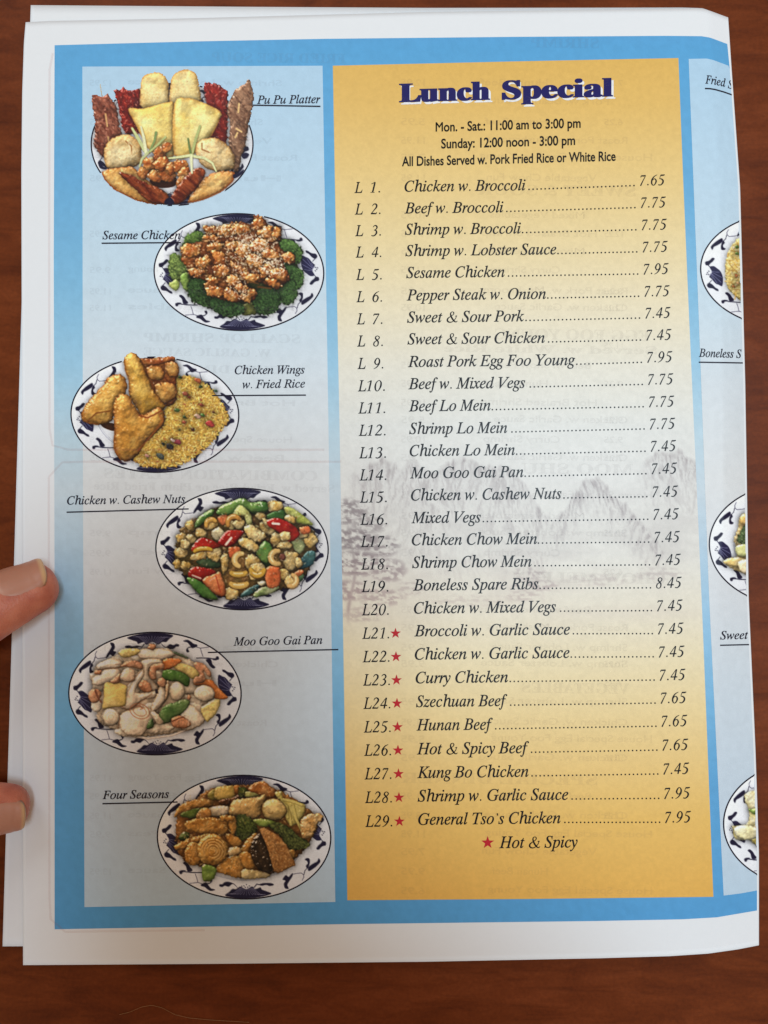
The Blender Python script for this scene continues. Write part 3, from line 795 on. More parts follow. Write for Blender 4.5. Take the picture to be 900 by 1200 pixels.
        if hasattr(s, 'rim'):
            cx, cy, rx, ry, t = s.rim
            a = np.linspace(0, 2 * math.pi, 181)
            U, V = np.cos(a), np.sin(a)
            def ring(k): return np.stack([cx + (rx + k) * U * math.cos(t) - (ry + k) * V * math.sin(t), cy + (rx + k) * U * math.sin(t) + (ry + k) * V * math.cos(t)], -1)
            v = np.concatenate([ring(0.8), ring(-0.85)]); n = 181; k = np.arange(180)
            f = np.concatenate([np.stack([k, k + n, k + 1], -1), np.stack([k + 1, k + n, k + n + 1], -1)])
            # the plate's line stops where food covers it
            xi = np.clip(((v[:, 0] - s.x0) * SS).astype(int), 0, s.w - 1); yi = np.clip(((v[:, 1] - s.y0) * SS).astype(int), 0, s.h - 1)
            cover = getattr(s, 'cover', None)
            if cover is not None:
                hid = cover[yi, xi]; f = f[~hid[f].any(1)]
            printed('plate_line', [(v, f)], M_CAPTION, 3.4)
    def begin_food(s): s.m[:] = 0
    def end_food(s): s.cover = s.m > 0.5

def meat(p, pts, c1=(120, 58, 42), c2=(172, 104, 82), **k):
    p.piece(pts, c1, c2, dome=7, ns=2.2, rough=1.7, wob=1.5, spec=.35, **k)

# 1 ------------------------------------------------ assorted appetisers
p = Picture(100, 76, 300, 245, (90, 75), 4.0909)
p.plate(201.7, 168.7, 94.8, 72, 0, well=False)
p.begin_food()
a = [(70, 150), (95, 146), (125, 155), (150, 140), (175, 180), (195, 230), (205, 300), (215, 340), (190, 375), (150, 400), (122, 448), (98, 412), (82, 380), (86, 300), (76, 220)]
p.line([(112, 98), (122, 160)], 7, (205, 180, 130))
meat(p, a, fibre=0.9)
p.grains(a, 60, 2.4, 0.9, [(205, 140, 120), (70, 28, 22), (190, 110, 90)], al=.7)
for q in (((138, 240), (146, 298)), ((150, 350), (156, 385))): p.line([q[0], q[1]], 8, (212, 165, 110))
a = [(176, 124), (212, 120), (224, 106), (250, 125), (302, 124), (312, 200), (292, 300), (302, 332), (240, 336), (214, 290), (200, 200), (180, 150)]
p.piece(a, (158, 36, 26), (112, 22, 20), dome=6, ns=2.4, rough=2.0, wob=1.6, spec=.5, fibre=1.2)
p.grains(a, 40, 2.5, 0.9, [(235, 150, 130), (210, 90, 70)], al=.7)
a = [(610, 92), (640, 88), (680, 98), (722, 130), (724, 200), (716, 382), (640, 352), (628, 300), (648, 250), (620, 180), (612, 130)]
p.piece(a, (160, 42, 34), (122, 26, 24), dome=6, ns=2.4, rough=2.0, wob=1.6, spec=.5, fibre=1.2)
p.grains(a, 40, 2.5, 0.9, [(235, 150, 130), (210, 90, 70)], al=.6)
a = [(735, 170), (760, 120), (800, 95), (826, 70), (850, 150), (840, 230), (820, 310), (806, 400), (790, 440), (778, 498), (754, 518), (744, 450), (728, 380), (735, 280), (720, 220)]
meat(p, a, (122, 84, 64), (166, 126, 100), fibre=0.9)
p.grains(a, 70, 2.4, 0.9, [(205, 170, 140), (80, 50, 38)], al=.6)
for q in (((778, 190), (774, 232)), ((765, 310), (790, 325)), ((770, 330), (760, 352))): p.line([q[0], q[1]], 8, (225, 190, 130))
for a in ([(305, 135), (308, 75), (340, 45), (395, 40), (430, 65), (440, 110), (442, 205), (380, 218), (310, 208)], [(447, 120), (455, 62), (490, 32), (540, 26), (575, 52), (588, 110), (592, 185), (520, 210), (452, 200)]):
    p.piece(a, (238, 212, 132), (248, 232, 168), dome=10, ns=8, rough=.35, wob=.9, spec=.05, edge=.12, rim=((206, 148, 74), 3.0))
    p.grains(a, 90, 1.2, 0.7, [(205, 160, 85), (250, 240, 200)], al=.45)
    q = p.px(a); p.line(np.vstack([q[1:6]]), 1.6, (205, 150, 75), raw=True, al=.5)
for a in ([(248, 216), (320, 214), (440, 183), (466, 210), (466, 437), (400, 447), (338, 400), (298, 320)], [(468, 190), (530, 163), (590, 178), (688, 226), (682, 270), (640, 350), (560, 432), (468, 437)]):
    p.piece(a, (238, 212, 116), (250, 238, 164), dome=8, ns=9, rough=.4, wob=.6, spec=.06, edge=.1, rim=((206, 146, 60), 2.8))
    p.grains(a, 60, 1.2, 0.8, [(215, 170, 70), (252, 242, 180)], al=.4)
    q = p.px(a); p.line(np.vstack([q[4:], q[:1]]), 1.3, (205, 150, 70), raw=True, al=.55)
for a, cr in (([(130, 420), (158, 368), (210, 340), (262, 345), (302, 380), (312, 440), (302, 480), (230, 502), (148, 500)], [(235, 370), (262, 395), (262, 430)]),
              ([(573, 385), (620, 356), (680, 360), (732, 400), (757, 450), (752, 500), (690, 520), (610, 492), (573, 440)], [(600, 380), (600, 410), (640, 425)])):
    p.piece(a, (226, 198, 138), (242, 226, 178), dome=14, ns=7, rough=.6, wob=1, spec=.08, edge=.15, rim=((198, 140, 72), 4.0))
    p.grains(a, 90, 1.3, 0.8, [(190, 140, 75), (248, 236, 200)], al=.4)
    p.crease(cr, 7, (160, 105, 55)); p.crease([(cr[0][0] + 12, cr[0][1] + 6), cr[2]], 4, (245, 225, 180))
a = [(123, 520), (170, 500), (260, 493), (300, 520), (350, 570), (430, 620), (442, 667), (380, 674), (280, 652), (180, 602), (132, 552)]
p.piece(a, (222, 166, 84), (240, 204, 128), dome=8, ns=5, rough=.8, wob=1.2, spec=.25, rim=((164, 84, 30), 3.5)); p.line(p.px(a)[[0, 10, 9, 8, 7]], 2.4, (165, 85, 30), raw=True, al=.6)
a = [(558, 615), (620, 540), (700, 513), (752, 520), (746, 562), (690, 612), (600, 652), (535, 662)]
p.piece(a, (224, 170, 90), (242, 206, 132), dome=8, ns=5, rough=.8, wob=1.2, spec=.25, rim=((164, 84, 30), 3.5)); p.line(p.px(a)[[3, 4, 5, 6, 7]], 2.2, (165, 85, 30), raw=True, al=.6)
p.flat([(350, 555), (400, 550), (475, 545), (470, 585), (410, 595), (365, 582)], (66, 32, 20))
for x, y, rx, ry in ((320, 520, 34, 28), (350, 480, 36, 34), (400, 430, 34, 42), (430, 400, 22, 30), (380, 540, 40, 28), (430, 530, 44, 34), (410, 480, 40, 34), (455, 500, 26, 30), (500, 490, 34, 36), (520, 530, 34, 34), (505, 570, 26, 34)):
    p.blob(x, y, rx, ry, 0.3, (176, 88, 34), (226, 156, 84), dome=6, ns=3, rough=1.4, wob=1.6, spec=.45)
for a in ([(203, 525), (250, 528), (330, 568), (400, 598), (440, 640), (426, 672), (350, 662), (280, 602)], [(448, 640), (490, 580), (540, 520), (580, 498), (617, 510), (602, 560), (540, 632), (482, 674), (453, 667)]):
    p.piece(a, (104, 36, 20), (156, 74, 36), dome=6, ns=3, rough=1.5, wob=1.2, spec=.4, fibre=.7)
for pts, w_, c_ in (([(265, 308), (290, 350), (325, 412)], (10, 16, 18), (196, 208, 150)), ([(308, 300), (320, 350), (332, 425)], (8, 14, 16), (222, 228, 188)),
                    ([(380, 328), (372, 370), (345, 425)], (12, 10, 8), (132, 158, 96)), ([(425, 350), (390, 385), (350, 420)], (10, 9, 8), (178, 194, 128)),
                    ([(590, 298), (570, 360), (550, 440)], (12, 13, 12), (176, 190, 122)), ([(533, 358), (540, 400), (548, 440)], (8, 9, 9), (112, 138, 80)),
                    ([(550, 437), (500, 445), (442, 452)], (14, 13, 7), (212, 222, 168)), ([(548, 440), (610, 450), (650, 475), (668, 514)], (14, 13, 10, 7), (214, 224, 172)),
                    ([(548, 448), (550, 490), (552, 522)], (14, 11, 8), (222, 228, 190)), ([(340, 425), (312, 455), (300, 492)], (12, 11, 7), (190, 200, 150))):
    p.line([(x + 2, y + 3) for x, y in pts], np.array(w_) + 3, (96, 78, 40), al=.5); p.line(pts, w_, c_)
p.end_food()
for a in ([(103, 478), (118, 474), (124, 490), (145, 498), (138, 506), (112, 500)], [(790, 440), (806, 425), (826, 432), (818, 450), (800, 455)], [(750, 530), (772, 525), (800, 505), (796, 525), (768, 545), (752, 548)], [(425, 650), (450, 640), (468, 668), (440, 674), (420, 668)]): p.flat(a, DARK)
p.build('picture of skewers, egg rolls, wontons and shrimp on a white plate')

# 2 ------------------------------------------------ fried chicken with sesame on broccoli
p = Picture(178, 248, 382, 390, (200, 250), 5.4545)
p.plate(280, 318.8, 99.4, 68.4, 0.03)
p.begin_food()
p.piece([(80, 240), (240, 120), (560, 90), (780, 220), (800, 420), (640, 590), (380, 610), (160, 540)], (60, 74, 34), (84, 84, 40), dome=6, rough=1.2)
for pts, c in (([(68, 205), (100, 140), (170, 112), (215, 128), (218, 165), (150, 205), (100, 225), (68, 222)], (88, 128, 58)), ([(-8, 275), (35, 255), (72, 280), (122, 340), (118, 440), (60, 440), (-5, 400)], (112, 146, 76))):
    p.broccoli(pts, c)
p.piece([(60, 400), (110, 380), (120, 480), (100, 500), (70, 460)], (150, 182, 92), (120, 160, 70), dome=6)
p.blob(28, 460, 36, 34, 0, (186, 200, 112), (150, 178, 88), dome=5)
p.piece([(455, 590), (540, 570), (560, 640), (460, 650)], (112, 116, 54), (84, 92, 42), dome=5)
for pts, c in (([(108, 480), (138, 420), (222, 410), (270, 500), (282, 600), (200, 592), (126, 552)], (52, 86, 46)), ([(700, 180), (750, 162), (812, 198), (842, 250), (822, 315), (760, 320), (708, 250)], (74, 116, 58)),
               ([(700, 320), (780, 328), (842, 370), (852, 430), (822, 482), (750, 470)], (62, 100, 52)), ([(248, 585), (280, 535), (380, 552), (462, 580), (462, 640), (380, 662), (300, 642)], (48, 82, 44)),
               ([(660, 500), (760, 430), (806, 460), (804, 540), (750, 588), (700, 565)], (56, 92, 48)), ([(525, 560), (560, 485), (650, 475), (704, 540), (692, 602), (640, 645), (560, 642)], (50, 84, 44))):
    p.broccoli(pts, c, 460)
mass = [(65, 260), (75, 215), (120, 190), (190, 180), (220, 130), (215, 95), (250, 80), (330, 75), (420, 52), (520, 68), (530, 15), (560, 10), (620, 60), (650, 92), (702, 88), (706, 150), (690, 200), (722, 240), (792, 268), (797, 312), (760, 327), (722, 312), (742, 370), (762, 420), (742, 440), (692, 482), (640, 472), (560, 442), (490, 445), (545, 500), (538, 550), (480, 567), (370, 562), (298, 542), (232, 502), (216, 430), (130, 402), (108, 350), (68, 310)]
p.piece(mass, (134, 68, 30), (172, 100, 48), dome=10, ns=3, rough=1.4, wob=2, spec=.2)
for x, y, rx, ry, a in ((130, 240, 62, 46, 0), (210, 320, 40, 50, .8), (170, 380, 50, 26, .2), (265, 110, 52, 34, .2), (350, 115, 60, 40, -.2), (255, 165, 64, 30, .3), (440, 100, 70, 44, .1), (570, 70, 38, 60, -.4), (620, 130, 60, 50, .4), (680, 125, 30, 40, 0),
                        (290, 215, 56, 34, -.3), (400, 215, 50, 38, .4), (480, 240, 80, 44, .6), (560, 210, 60, 50, .3), (540, 300, 50, 46, .5), (640, 260, 60, 36, .2), (745, 285, 50, 32, .5), (310, 300, 50, 60, -.2), (330, 365, 60, 40, .2),
                        (440, 360, 70, 30, .6), (520, 410, 70, 34, .2), (620, 360, 64, 44, -.1), (690, 400, 60, 44, .3), (650, 450, 50, 26, .3), (260, 440, 46, 44, 0), (290, 500, 60, 36, .3), (400, 440, 60, 46, .4), (390, 520, 60, 36, .2), (490, 520, 52, 40, 0), (455, 480, 46, 30, .4)):
    p.blob(x, y, rx, ry, a, (172, 90, 36), (220, 154, 80), dome=6, ns=2.8, rough=1.7, wob=2.4, spec=.5, irr=.30, edge=.3, shadow=.42)
for a, wdd in (([(350, 265), (420, 300), (500, 345), (540, 350)], 16), ([(380, 355), (450, 420), (560, 450)], 10), ([(190, 330), (225, 370), (240, 400)], 10), ([(560, 470), (640, 480)], 12)):
    p.line(a, wdd, (98, 62, 26), al=.8)
seedy = [(230, 90), (430, 60), (640, 110), (690, 200), (770, 290), (720, 400), (560, 380), (480, 420), (500, 530), (400, 540), (330, 420), (340, 260), (240, 180)]
p.grains(seedy, 520, 1.9, 0.75, [(240, 226, 200), (250, 242, 224), (222, 190, 150)], al=.72)
p.grains([(440, 150), (600, 140), (620, 260), (520, 320), (450, 240)], 150, 1.9, 0.8, [(246, 236, 215)], al=.8)
p.grains([(560, 300), (700, 290), (700, 390), (600, 380)], 90, 1.9, 0.8, [(246, 236, 215)], al=.8)
p.grains([(70, 230), (200, 200), (240, 400), (110, 390)], 60, 1.7, 0.75, [(240, 210, 170)], al=.6)
p.end_food()
p.build('picture of crisp sesame chicken on a ring of broccoli')

# 3 ------------------------------------------------ wings with fried rice
p = Picture(80, 410, 283, 557, (90, 405), 4.865)
p.plate(181.5, 486, 98.3, 67.5, 0.02)
p.begin_food()
rice = [(565, 185), (640, 176), (720, 208), (772, 250), (832, 330), (866, 400), (842, 462), (760, 560), (660, 642), (560, 690), (450, 697), (370, 684), (326, 650), (360, 590), (420, 520), (500, 450), (500, 370), (545, 300)]
p.piece(rice, (222, 184, 84), (204, 162, 66), dome=8, ns=2, rough=1.0, wob=2.2, spec=0)
p.grains(rice, 1900, 2.7, 1.05, [(244, 214, 116), (236, 202, 98), (250, 228, 146), (224, 184, 80), (206, 160, 66)], al=.92, shadow=(150, 106, 44))
for x, y, r_, c_ in ((590, 182, 12, (52, 92, 52)), (620, 275, 20, (166, 92, 66)), (640, 295, 10, (120, 46, 36)), (690, 200, 22, (190, 100, 60)), (705, 235, 12, (60, 80, 50)), (712, 340, 14, (160, 70, 50)), (570, 368, 17, (84, 116, 60)), (690, 402, 20, (216, 172, 150)), (718, 396, 13, (96, 136, 66)), (760, 446, 26, (186, 66, 62)), (612, 436, 13, (178, 92, 62)),
                     (615, 408, 12, (70, 90, 50)), (574, 550, 25, (170, 70, 84)), (530, 575, 26, (58, 56, 60)), (495, 560, 12, (44, 48, 44)), (548, 540, 14, (220, 190, 180)), (475, 630, 25, (82, 92, 84)), (400, 628, 14, (220, 160, 140)), (792, 258, 11, (52, 92, 72)), (660, 478, 14, (90, 60, 40)), (780, 380, 10, (110, 60, 40)), (585, 480, 8, (90, 90, 40))):
    p.blob(x, y, r_, r_ * .65, .4, c_, dome=2, ns=1.6, rough=1, spec=.3, wob=.6)
p.grains(rice, 120, 1.2, 0.9, [(90, 70, 36), (70, 84, 40), (150, 60, 40)], al=.8)
p.flat([(140, 440), (215, 445), (215, 485), (180, 480), (145, 462)], (72, 42, 26))
p.piece([(358, 72), (400, 75), (540, 58), (562, 90), (582, 135), (572, 180), (566, 240), (565, 320), (500, 345), (440, 280), (400, 180)], (142, 70, 30), (188, 110, 50), dome=9, ns=3.5, rough=1.3, wob=1.3, spec=.4)
p.piece([(365, 75), (450, 78), (550, 60), (556, 85), (480, 105), (400, 115)], (150, 72, 34), (196, 120, 60), dome=4, ns=3, wob=1, spec=.4)
for a in ([(398, 132), (438, 112), (490, 128), (502, 180), (460, 202), (412, 182)], [(508, 102), (550, 90), (584, 122), (572, 172), (532, 178), (506, 142)], [(450, 220), (520, 208), (566, 232), (560, 300), (500, 330), (450, 290)]):
    p.piece(a, (200, 138, 62), (226, 182, 100), dome=8, ns=4, rough=1.0, wob=1, spec=.35, rim=((140, 70, 28), 2.5))
p.crease([(440, 195), (470, 205), (480, 225)], 7, (90, 40, 20)); p.crease([(500, 180), (520, 205), (560, 215)], 9, (96, 44, 22))
p.piece([(270, 72), (300, 40), (345, 50), (370, 100), (397, 160), (422, 220), (442, 262), (505, 352), (440, 388), (370, 402), (338, 350), (298, 280), (298, 200), (272, 130)], (212, 164, 62), (236, 202, 104), dome=15, ns=6, rough=.8, wob=1.2, spec=.25, rim=((158, 92, 34), 5))
p.piece([(28, 392), (48, 340), (100, 280), (153, 220), (178, 180), (240, 163), (277, 190), (284, 260), (232, 330), (212, 400), (180, 442), (120, 452), (60, 442), (30, 422)], (204, 146, 60), (232, 186, 94), dome=13, ns=5, rough=1.0, wob=1.3, spec=.3, rim=((146, 80, 30), 4.5))
p.crease([(62, 430), (110, 385), (190, 372)], 8, (120, 64, 24)); p.crease([(50, 380), (110, 320), (190, 280)], 5, (236, 190, 110), .5)
p.piece([(213, 482), (208, 400), (213, 320), (240, 283), (290, 278), (322, 330), (362, 390), (420, 378), (462, 348), (497, 380), (502, 442), (470, 482), (400, 547), (350, 622), (300, 657), (248, 652), (213, 592)], (202, 142, 54), (232, 186, 92), dome=17, ns=6, rough=.9, wob=1.2, spec=.25, rim=((150, 84, 34), 6))
p.crease([(356, 398), (400, 412), (440, 395), (480, 372)], 9, (136, 62, 28)); p.crease([(470, 395), (490, 430), (420, 520), (350, 600)], 12, (160, 84, 34), .5)
for q in ([(272, 75), (276, 140), (300, 210), (300, 275)], [(215, 480), (212, 590), (250, 650)], [(30, 395), (60, 440), (120, 450)]): p.crease(q, 8, (150, 84, 30), .5)
p.end_food()
p.build('picture of fried chicken wings beside yellow fried rice')

# 4 ------------------------------------------------ chicken with cashew nuts
p = Picture(180, 569, 388, 718, (195, 575), 4.737)
p.plate(283.6, 643.4, 101.0, 71.2, 0.02)
p.begin_food()
p.piece([(60, 250), (140, 170), (260, 100), (420, 70), (600, 75), (760, 160), (830, 260), (810, 400), (740, 500), (600, 560), (400, 590), (280, 570), (140, 490), (60, 420)], (150, 110, 62), (112, 96, 52), dome=8, ns=4, rough=1.5, wob=2)
G, G2 = (74, 124, 52), (150, 182, 92)
sm = dict(dome=5, ns=5, rough=.6, wob=.7, spec=.4)
for a, c1, c2 in (([(283, 132), (300, 88), (370, 58), (430, 43), (470, 66), (552, 62), (562, 122), (480, 132), (440, 110), (380, 142)], (78, 130, 56), (112, 158, 70)),
                  ([(368, 132), (398, 78), (440, 92), (472, 140), (477, 198), (445, 192), (430, 140)], (176, 188, 92), (206, 214, 140)),
                  ([(155, 196), (178, 150), (240, 108), (267, 110), (250, 145), (190, 192), (165, 207)], (84, 136, 58), (140, 170, 90)),
                  ([(560, 135), (640, 103), (667, 130), (650, 162), (570, 168)], (70, 128, 60), (100, 150, 76)),
                  ([(650, 100), (690, 92), (760, 138), (812, 182), (790, 192), (700, 167)], (168, 184, 80), (204, 214, 130)),
                  ([(728, 425), (770, 348), (824, 338), (817, 402), (770, 432)], (46, 92, 108), (80, 130, 130)), ([(425, 562), (520, 515), (505, 560), (420, 592)], (42, 86, 98), (70, 112, 112)),
                  ([(160, 385), (240, 370), (300, 400), (290, 430), (200, 420)], (58, 92, 62), (96, 122, 84)), ([(500, 340), (550, 278), (592, 330), (562, 402), (520, 382)], (74, 134, 70), (130, 174, 104)),
                  ([(500, 350), (560, 340), (580, 400), (560, 430)], (50, 96, 52), (100, 140, 80)),
                  ([(113, 488), (180, 498), (280, 590), (270, 607), (190, 582)], (104, 150, 78), (140, 178, 106)), ([(483, 577), (530, 538), (622, 533), (600, 562), (500, 592)], (128, 160, 92), (196, 210, 160)),
                  ([(720, 470), (760, 465), (755, 500), (725, 505)], (90, 140, 100), (120, 160, 110))):
    p.piece(a, c1, c2, **sm)
p.piece([(698, 262), (740, 222), (772, 290), (742, 352), (702, 312)], (178, 200, 132), (216, 224, 180), **sm)
for x, y, rx, ry, a in ((135, 195, 30, 30, 0), (85, 265, 34, 30, 0), (135, 270, 28, 30, 0), (82, 345, 38, 34, 0), (62, 410, 26, 28, 0), (108, 415, 28, 26, 0), (190, 235, 34, 28, .5), (245, 185, 40, 32, -.4), (100, 300, 30, 26, .4), (350, 190, 38, 26, .5), (405, 185, 38, 28, -.3), (500, 235, 60, 42, .2), (470, 210, 40, 26, .8),
                        (560, 215, 56, 34, .5), (618, 270, 42, 38, 0), (455, 300, 60, 32, .3), (190, 362, 62, 22, -.25), (270, 350, 42, 46, 0), (325, 400, 24, 66, .05), (480, 400, 46, 44, .3), (505, 445, 52, 54, 0), (690, 385, 46, 52, 0), (655, 465, 30, 34, .3), (690, 500, 40, 34, -.7),
                        (660, 305, 44, 24, 0), (690, 160, 34, 26, .4), (800, 275, 38, 48, .2), (360, 570, 44, 36, .2), (600, 85, 48, 30, -.1), (525, 140, 32, 24, .3), (760, 240, 30, 30, 0), (420, 250, 26, 22, 0), (560, 180, 36, 20, .9), (735, 400, 24, 30, 0)):
    p.blob(x, y, rx, ry, a, (216, 176, 92), (240, 218, 158), dome=5, ns=3.4, rough=1.2, wob=1.2, spec=.35, edge=.55)
for x, y, rx, ry, a in ((285, 240, 36, 38, 0), (430, 290, 34, 22, .4), (530, 515, 22, 14, 0), (495, 235, 36, 26, 0)):
    p.blob(x, y, rx, ry, a, (236, 222, 174), (244, 236, 204), dome=5, ns=5, rough=.6, wob=.8, spec=.2)
red = dict(dome=5, ns=7, rough=.5, wob=.5, spec=.7)
for a in ([(143, 312), (190, 262), (260, 278), (302, 310), (220, 332), (145, 338)], [(288, 282), (340, 223), (428, 223), (422, 247), (360, 312), (300, 302)], [(558, 165), (620, 153), (700, 188), (742, 240), (700, 282), (660, 272), (620, 230), (570, 200)], [(128, 442), (160, 422), (260, 438), (272, 470), (190, 507), (123, 482)]):
    p.piece(a, (192, 44, 32), (160, 26, 24), **red)
for a in ([(198, 500), (270, 463), (300, 458), (332, 572), (270, 577)], [(345, 318), (402, 313), (412, 346), (358, 378)], [(555, 428), (627, 430), (627, 527), (559, 532)], [(710, 460), (750, 438), (760, 460), (720, 480)], [(285, 150), (330, 130), (350, 170), (310, 195)], [(740, 205), (790, 200), (800, 235), (750, 240)]):
    p.piece(a, (214, 104, 56), (232, 142, 88), **sm)
p.line([(330, 300), (360, 262)], 12, (246, 214, 206)); p.line([(590, 182), (625, 185)], 12, (248, 222, 214)); p.line([(145, 470), (190, 487)], 9, (246, 206, 198)); p.crease([(275, 475), (300, 565)], 5, (176, 50, 36)); p.line([(240, 500), (270, 480)], 6, (240, 180, 150))
for a in ([(155, 196), (178, 150), (240, 108), (267, 110), (250, 145), (190, 192), (165, 207)], [(283, 132), (300, 88), (370, 58), (430, 43), (470, 66), (552, 62), (562, 112), (480, 120), (440, 106), (380, 130)], [(500, 340), (550, 278), (592, 330), (562, 402), (520, 382)], [(113, 488), (180, 498), (280, 590), (270, 607), (190, 582)]):
    p.piece(a, (70, 122, 54), (122, 162, 82), dome=7, ns=8, rough=.5, wob=.6, spec=.5, edge=.3, shadow=.5)
p.piece([(370, 140), (400, 84), (440, 95), (470, 140), (475, 190), (445, 186), (430, 140)], (182, 192, 98), (214, 220, 150), dome=5, ns=5, rough=.5)
p.blob(490, 238, 56, 40, .2, (222, 186, 108), (244, 226, 168), dome=6, ns=4, rough=1.1, wob=1.4, irr=.3)
p.blob(455, 300, 60, 30, .35, (222, 186, 108), (244, 226, 168), dome=6, ns=4, rough=1.0, wob=1.2, irr=.15)
p.blob(660, 250, 34, 26, .2, (222, 186, 108), (244, 226, 168), dome=5, ns=4, rough=1.0, wob=1.2)
def cashew(p, x, y, r, a0, a1, w, c=(222, 184, 108), sq=1.0):
    t = np.linspace(a0, a1, 9); P = [(x + r * math.cos(q), y + r * sq * math.sin(q)) for q in t]
    ww = w * (0.72 + 0.28 * np.sin(np.linspace(0, math.pi, 9)))
    p.line([(u + 2, v + 4) for u, v in P], ww + 6, (92, 60, 24), al=.65); p.line(P, ww, tuple(np.array(c) * .86)); p.line([(u - 1, v - 3) for u, v in P], ww * .68, c)
    p.line([(u - 2, v - 5) for u, v in P[2:7]], ww[2:7] * .25, (250, 234, 190), al=.8)
cashew(p, 414, 385, 36, 1.9, 4.9, 34, (230, 196, 122)); cashew(p, 615, 370, 36, 1.3, 4.9, 32, (224, 188, 118)); cashew(p, 505, 430, 38, .3, 2.9, 34, (214, 172, 66)); cashew(p, 400, 450, 44, .4, 2.7, 32, (218, 178, 76), .35)
cashew(p, 402, 512, 46, .3, 2.8, 36, (222, 184, 96), .35); cashew(p, 375, 178, 36, 2.8, 5.6, 28, (206, 150, 70)); cashew(p, 250, 188, 30, 2.9, 5.5, 26, (216, 168, 80)); cashew(p, 690, 498, 32, -1.2, 1.9, 30, (222, 182, 116)); cashew(p, 210, 350, 60, 3.6, 5.4, 24, (212, 170, 60), .5)
p.blob(645, 370, 18, 20, 0, (122, 74, 62), dome=3)
p.grains([(80, 200), (400, 80), (700, 110), (800, 300), (700, 500), (400, 580), (150, 450)], 170, 2.0, 0.9, [(120, 74, 30), (176, 104, 40), (246, 232, 190), (90, 60, 30)], al=.55)
p.end_food()
p.build('picture of chicken with cashew nuts, red pepper and green leaves')

# 5 ------------------------------------------------ mushrooms, snow peas and chicken slices
p = Picture(78, 738, 286, 888, (100, 745), 5.143)
p.plate(181.6, 812.8, 101.0, 71.8, 0.01)
p.begin_food()
p.piece([(45, 240), (70, 180), (160, 130), (250, 90), (340, 78), (440, 80), (540, 110), (640, 150), (730, 200), (770, 280), (740, 420), (715, 500), (640, 560), (520, 590), (380, 606), (240, 600), (160, 560), (80, 520), (60, 420), (40, 320)], (236, 214, 186), (244, 226, 204), dome=9, ns=8, rough=.6, wob=1.4, spec=.08)
p.line([(240, 600), (380, 618), (520, 600), (640, 556), (722, 505)], 7, (232, 222, 214)); p.line([(240, 606), (380, 624), (520, 606), (640, 563), (722, 512)], 3, (170, 140, 130), al=.7)
cream = dict(col=(242, 224, 200), col2=(248, 236, 218), dome=7, ns=7, rough=.5, wob=1.0, spec=.12, edge=.14, shadow=.16)
for x, y, rx, ry, a in ((130, 175, 60, 28, -.1), (190, 150, 40, 22, .1), (75, 250, 44, 46, 0), (120, 240, 50, 40, .2), (380, 115, 70, 40, 0), (480, 115, 60, 36, .2), (330, 140, 50, 30, 0), (95, 300, 44, 40, 0), (180, 215, 60, 28, .1), (70, 420, 34, 46, 0), (350, 190, 50, 40, 0),
                        (300, 300, 46, 100, .5), (380, 290, 60, 60, 0), (270, 400, 60, 40, -.4), (450, 380, 44, 70, .4), (430, 250, 40, 40, 0), (160, 490, 62, 56, 0), (290, 530, 92, 76, .1), (400, 440, 50, 44, 0), (630, 300, 50, 60, 0), (650, 400, 60, 40, .5), (650, 460, 70, 60, .4), (590, 480, 60, 50, 0), (450, 560, 90, 28, -.1), (230, 580, 60, 28, 0)):
    p.blob(x, y, rx, ry, a, **cream)
big = dict(dome=9, ns=10, rough=.35, wob=.8, spec=.10, edge=.16, shadow=.28, rim=((218, 184, 150), 1.2))
for a in ([(330, 85), (430, 75), (520, 90), (540, 120), (470, 150), (380, 150), (320, 130)], [(72, 172), (150, 138), (217, 150), (217, 190), (150, 200), (90, 207), (68, 200)], [(45, 255), (120, 207), (210, 205), (212, 270), (150, 287), (60, 300)],
          [(205, 480), (300, 438), (400, 440), (440, 500), (380, 560), (330, 602), (240, 592), (203, 535)], [(600, 420), (660, 430), (722, 500), (680, 550), (600, 572), (560, 500)], [(340, 150), (430, 138), (472, 165), (395, 190), (385, 240), (430, 300), (440, 320), (400, 347), (330, 320), (320, 280), (350, 220)],
          [(223, 420), (250, 360), (290, 270), (340, 205), (352, 240), (302, 330), (340, 345), (420, 330), (442, 340), (420, 372), (340, 392), (270, 442), (230, 440)], [(450, 308), (482, 320), (484, 380), (440, 440), (400, 472), (398, 430), (430, 360)]):
    p.piece(a, (244, 226, 204), (249, 238, 222), **big)
p.blob(255, 240, 48, 46, 0, (224, 196, 168), (236, 214, 190), dome=8, ns=8, rough=.4)
p.piece([(200, 100), (240, 78), (320, 80), (328, 100), (270, 130), (220, 128)], (222, 196, 112), (236, 214, 140), **sm)
p.piece([(118, 290), (170, 280), (246, 300), (246, 350), (240, 420), (170, 430), (106, 440), (110, 380)], (224, 198, 110), (236, 212, 136), dome=4, ns=7, rough=.4, wob=.6, spec=.1)
p.piece([(530, 190), (560, 162), (620, 178), (690, 212), (690, 240), (650, 262), (600, 232)], (226, 204, 122), (238, 218, 146), **sm)
p.piece([(695, 445), (730, 410), (785, 378), (812, 384), (806, 440), (760, 500), (730, 518)], (224, 204, 122), (236, 216, 142), **sm)
p.piece([(468, 152), (500, 135), (560, 138), (580, 155), (530, 190), (500, 205), (470, 205)], (206, 118, 62), (222, 140, 80), **sm)
p.piece([(650, 295), (700, 262), (760, 268), (800, 310), (860, 372), (820, 382), (770, 370), (740, 310)], (208, 118, 56), (224, 142, 78), **sm)
gr = dict(dome=7, ns=6, rough=.5, wob=.7, spec=.3)
p.piece([(468, 215), (500, 205), (580, 218), (625, 250), (625, 300), (600, 305), (560, 280), (470, 265)], (66, 112, 52), (90, 136, 64), **gr)
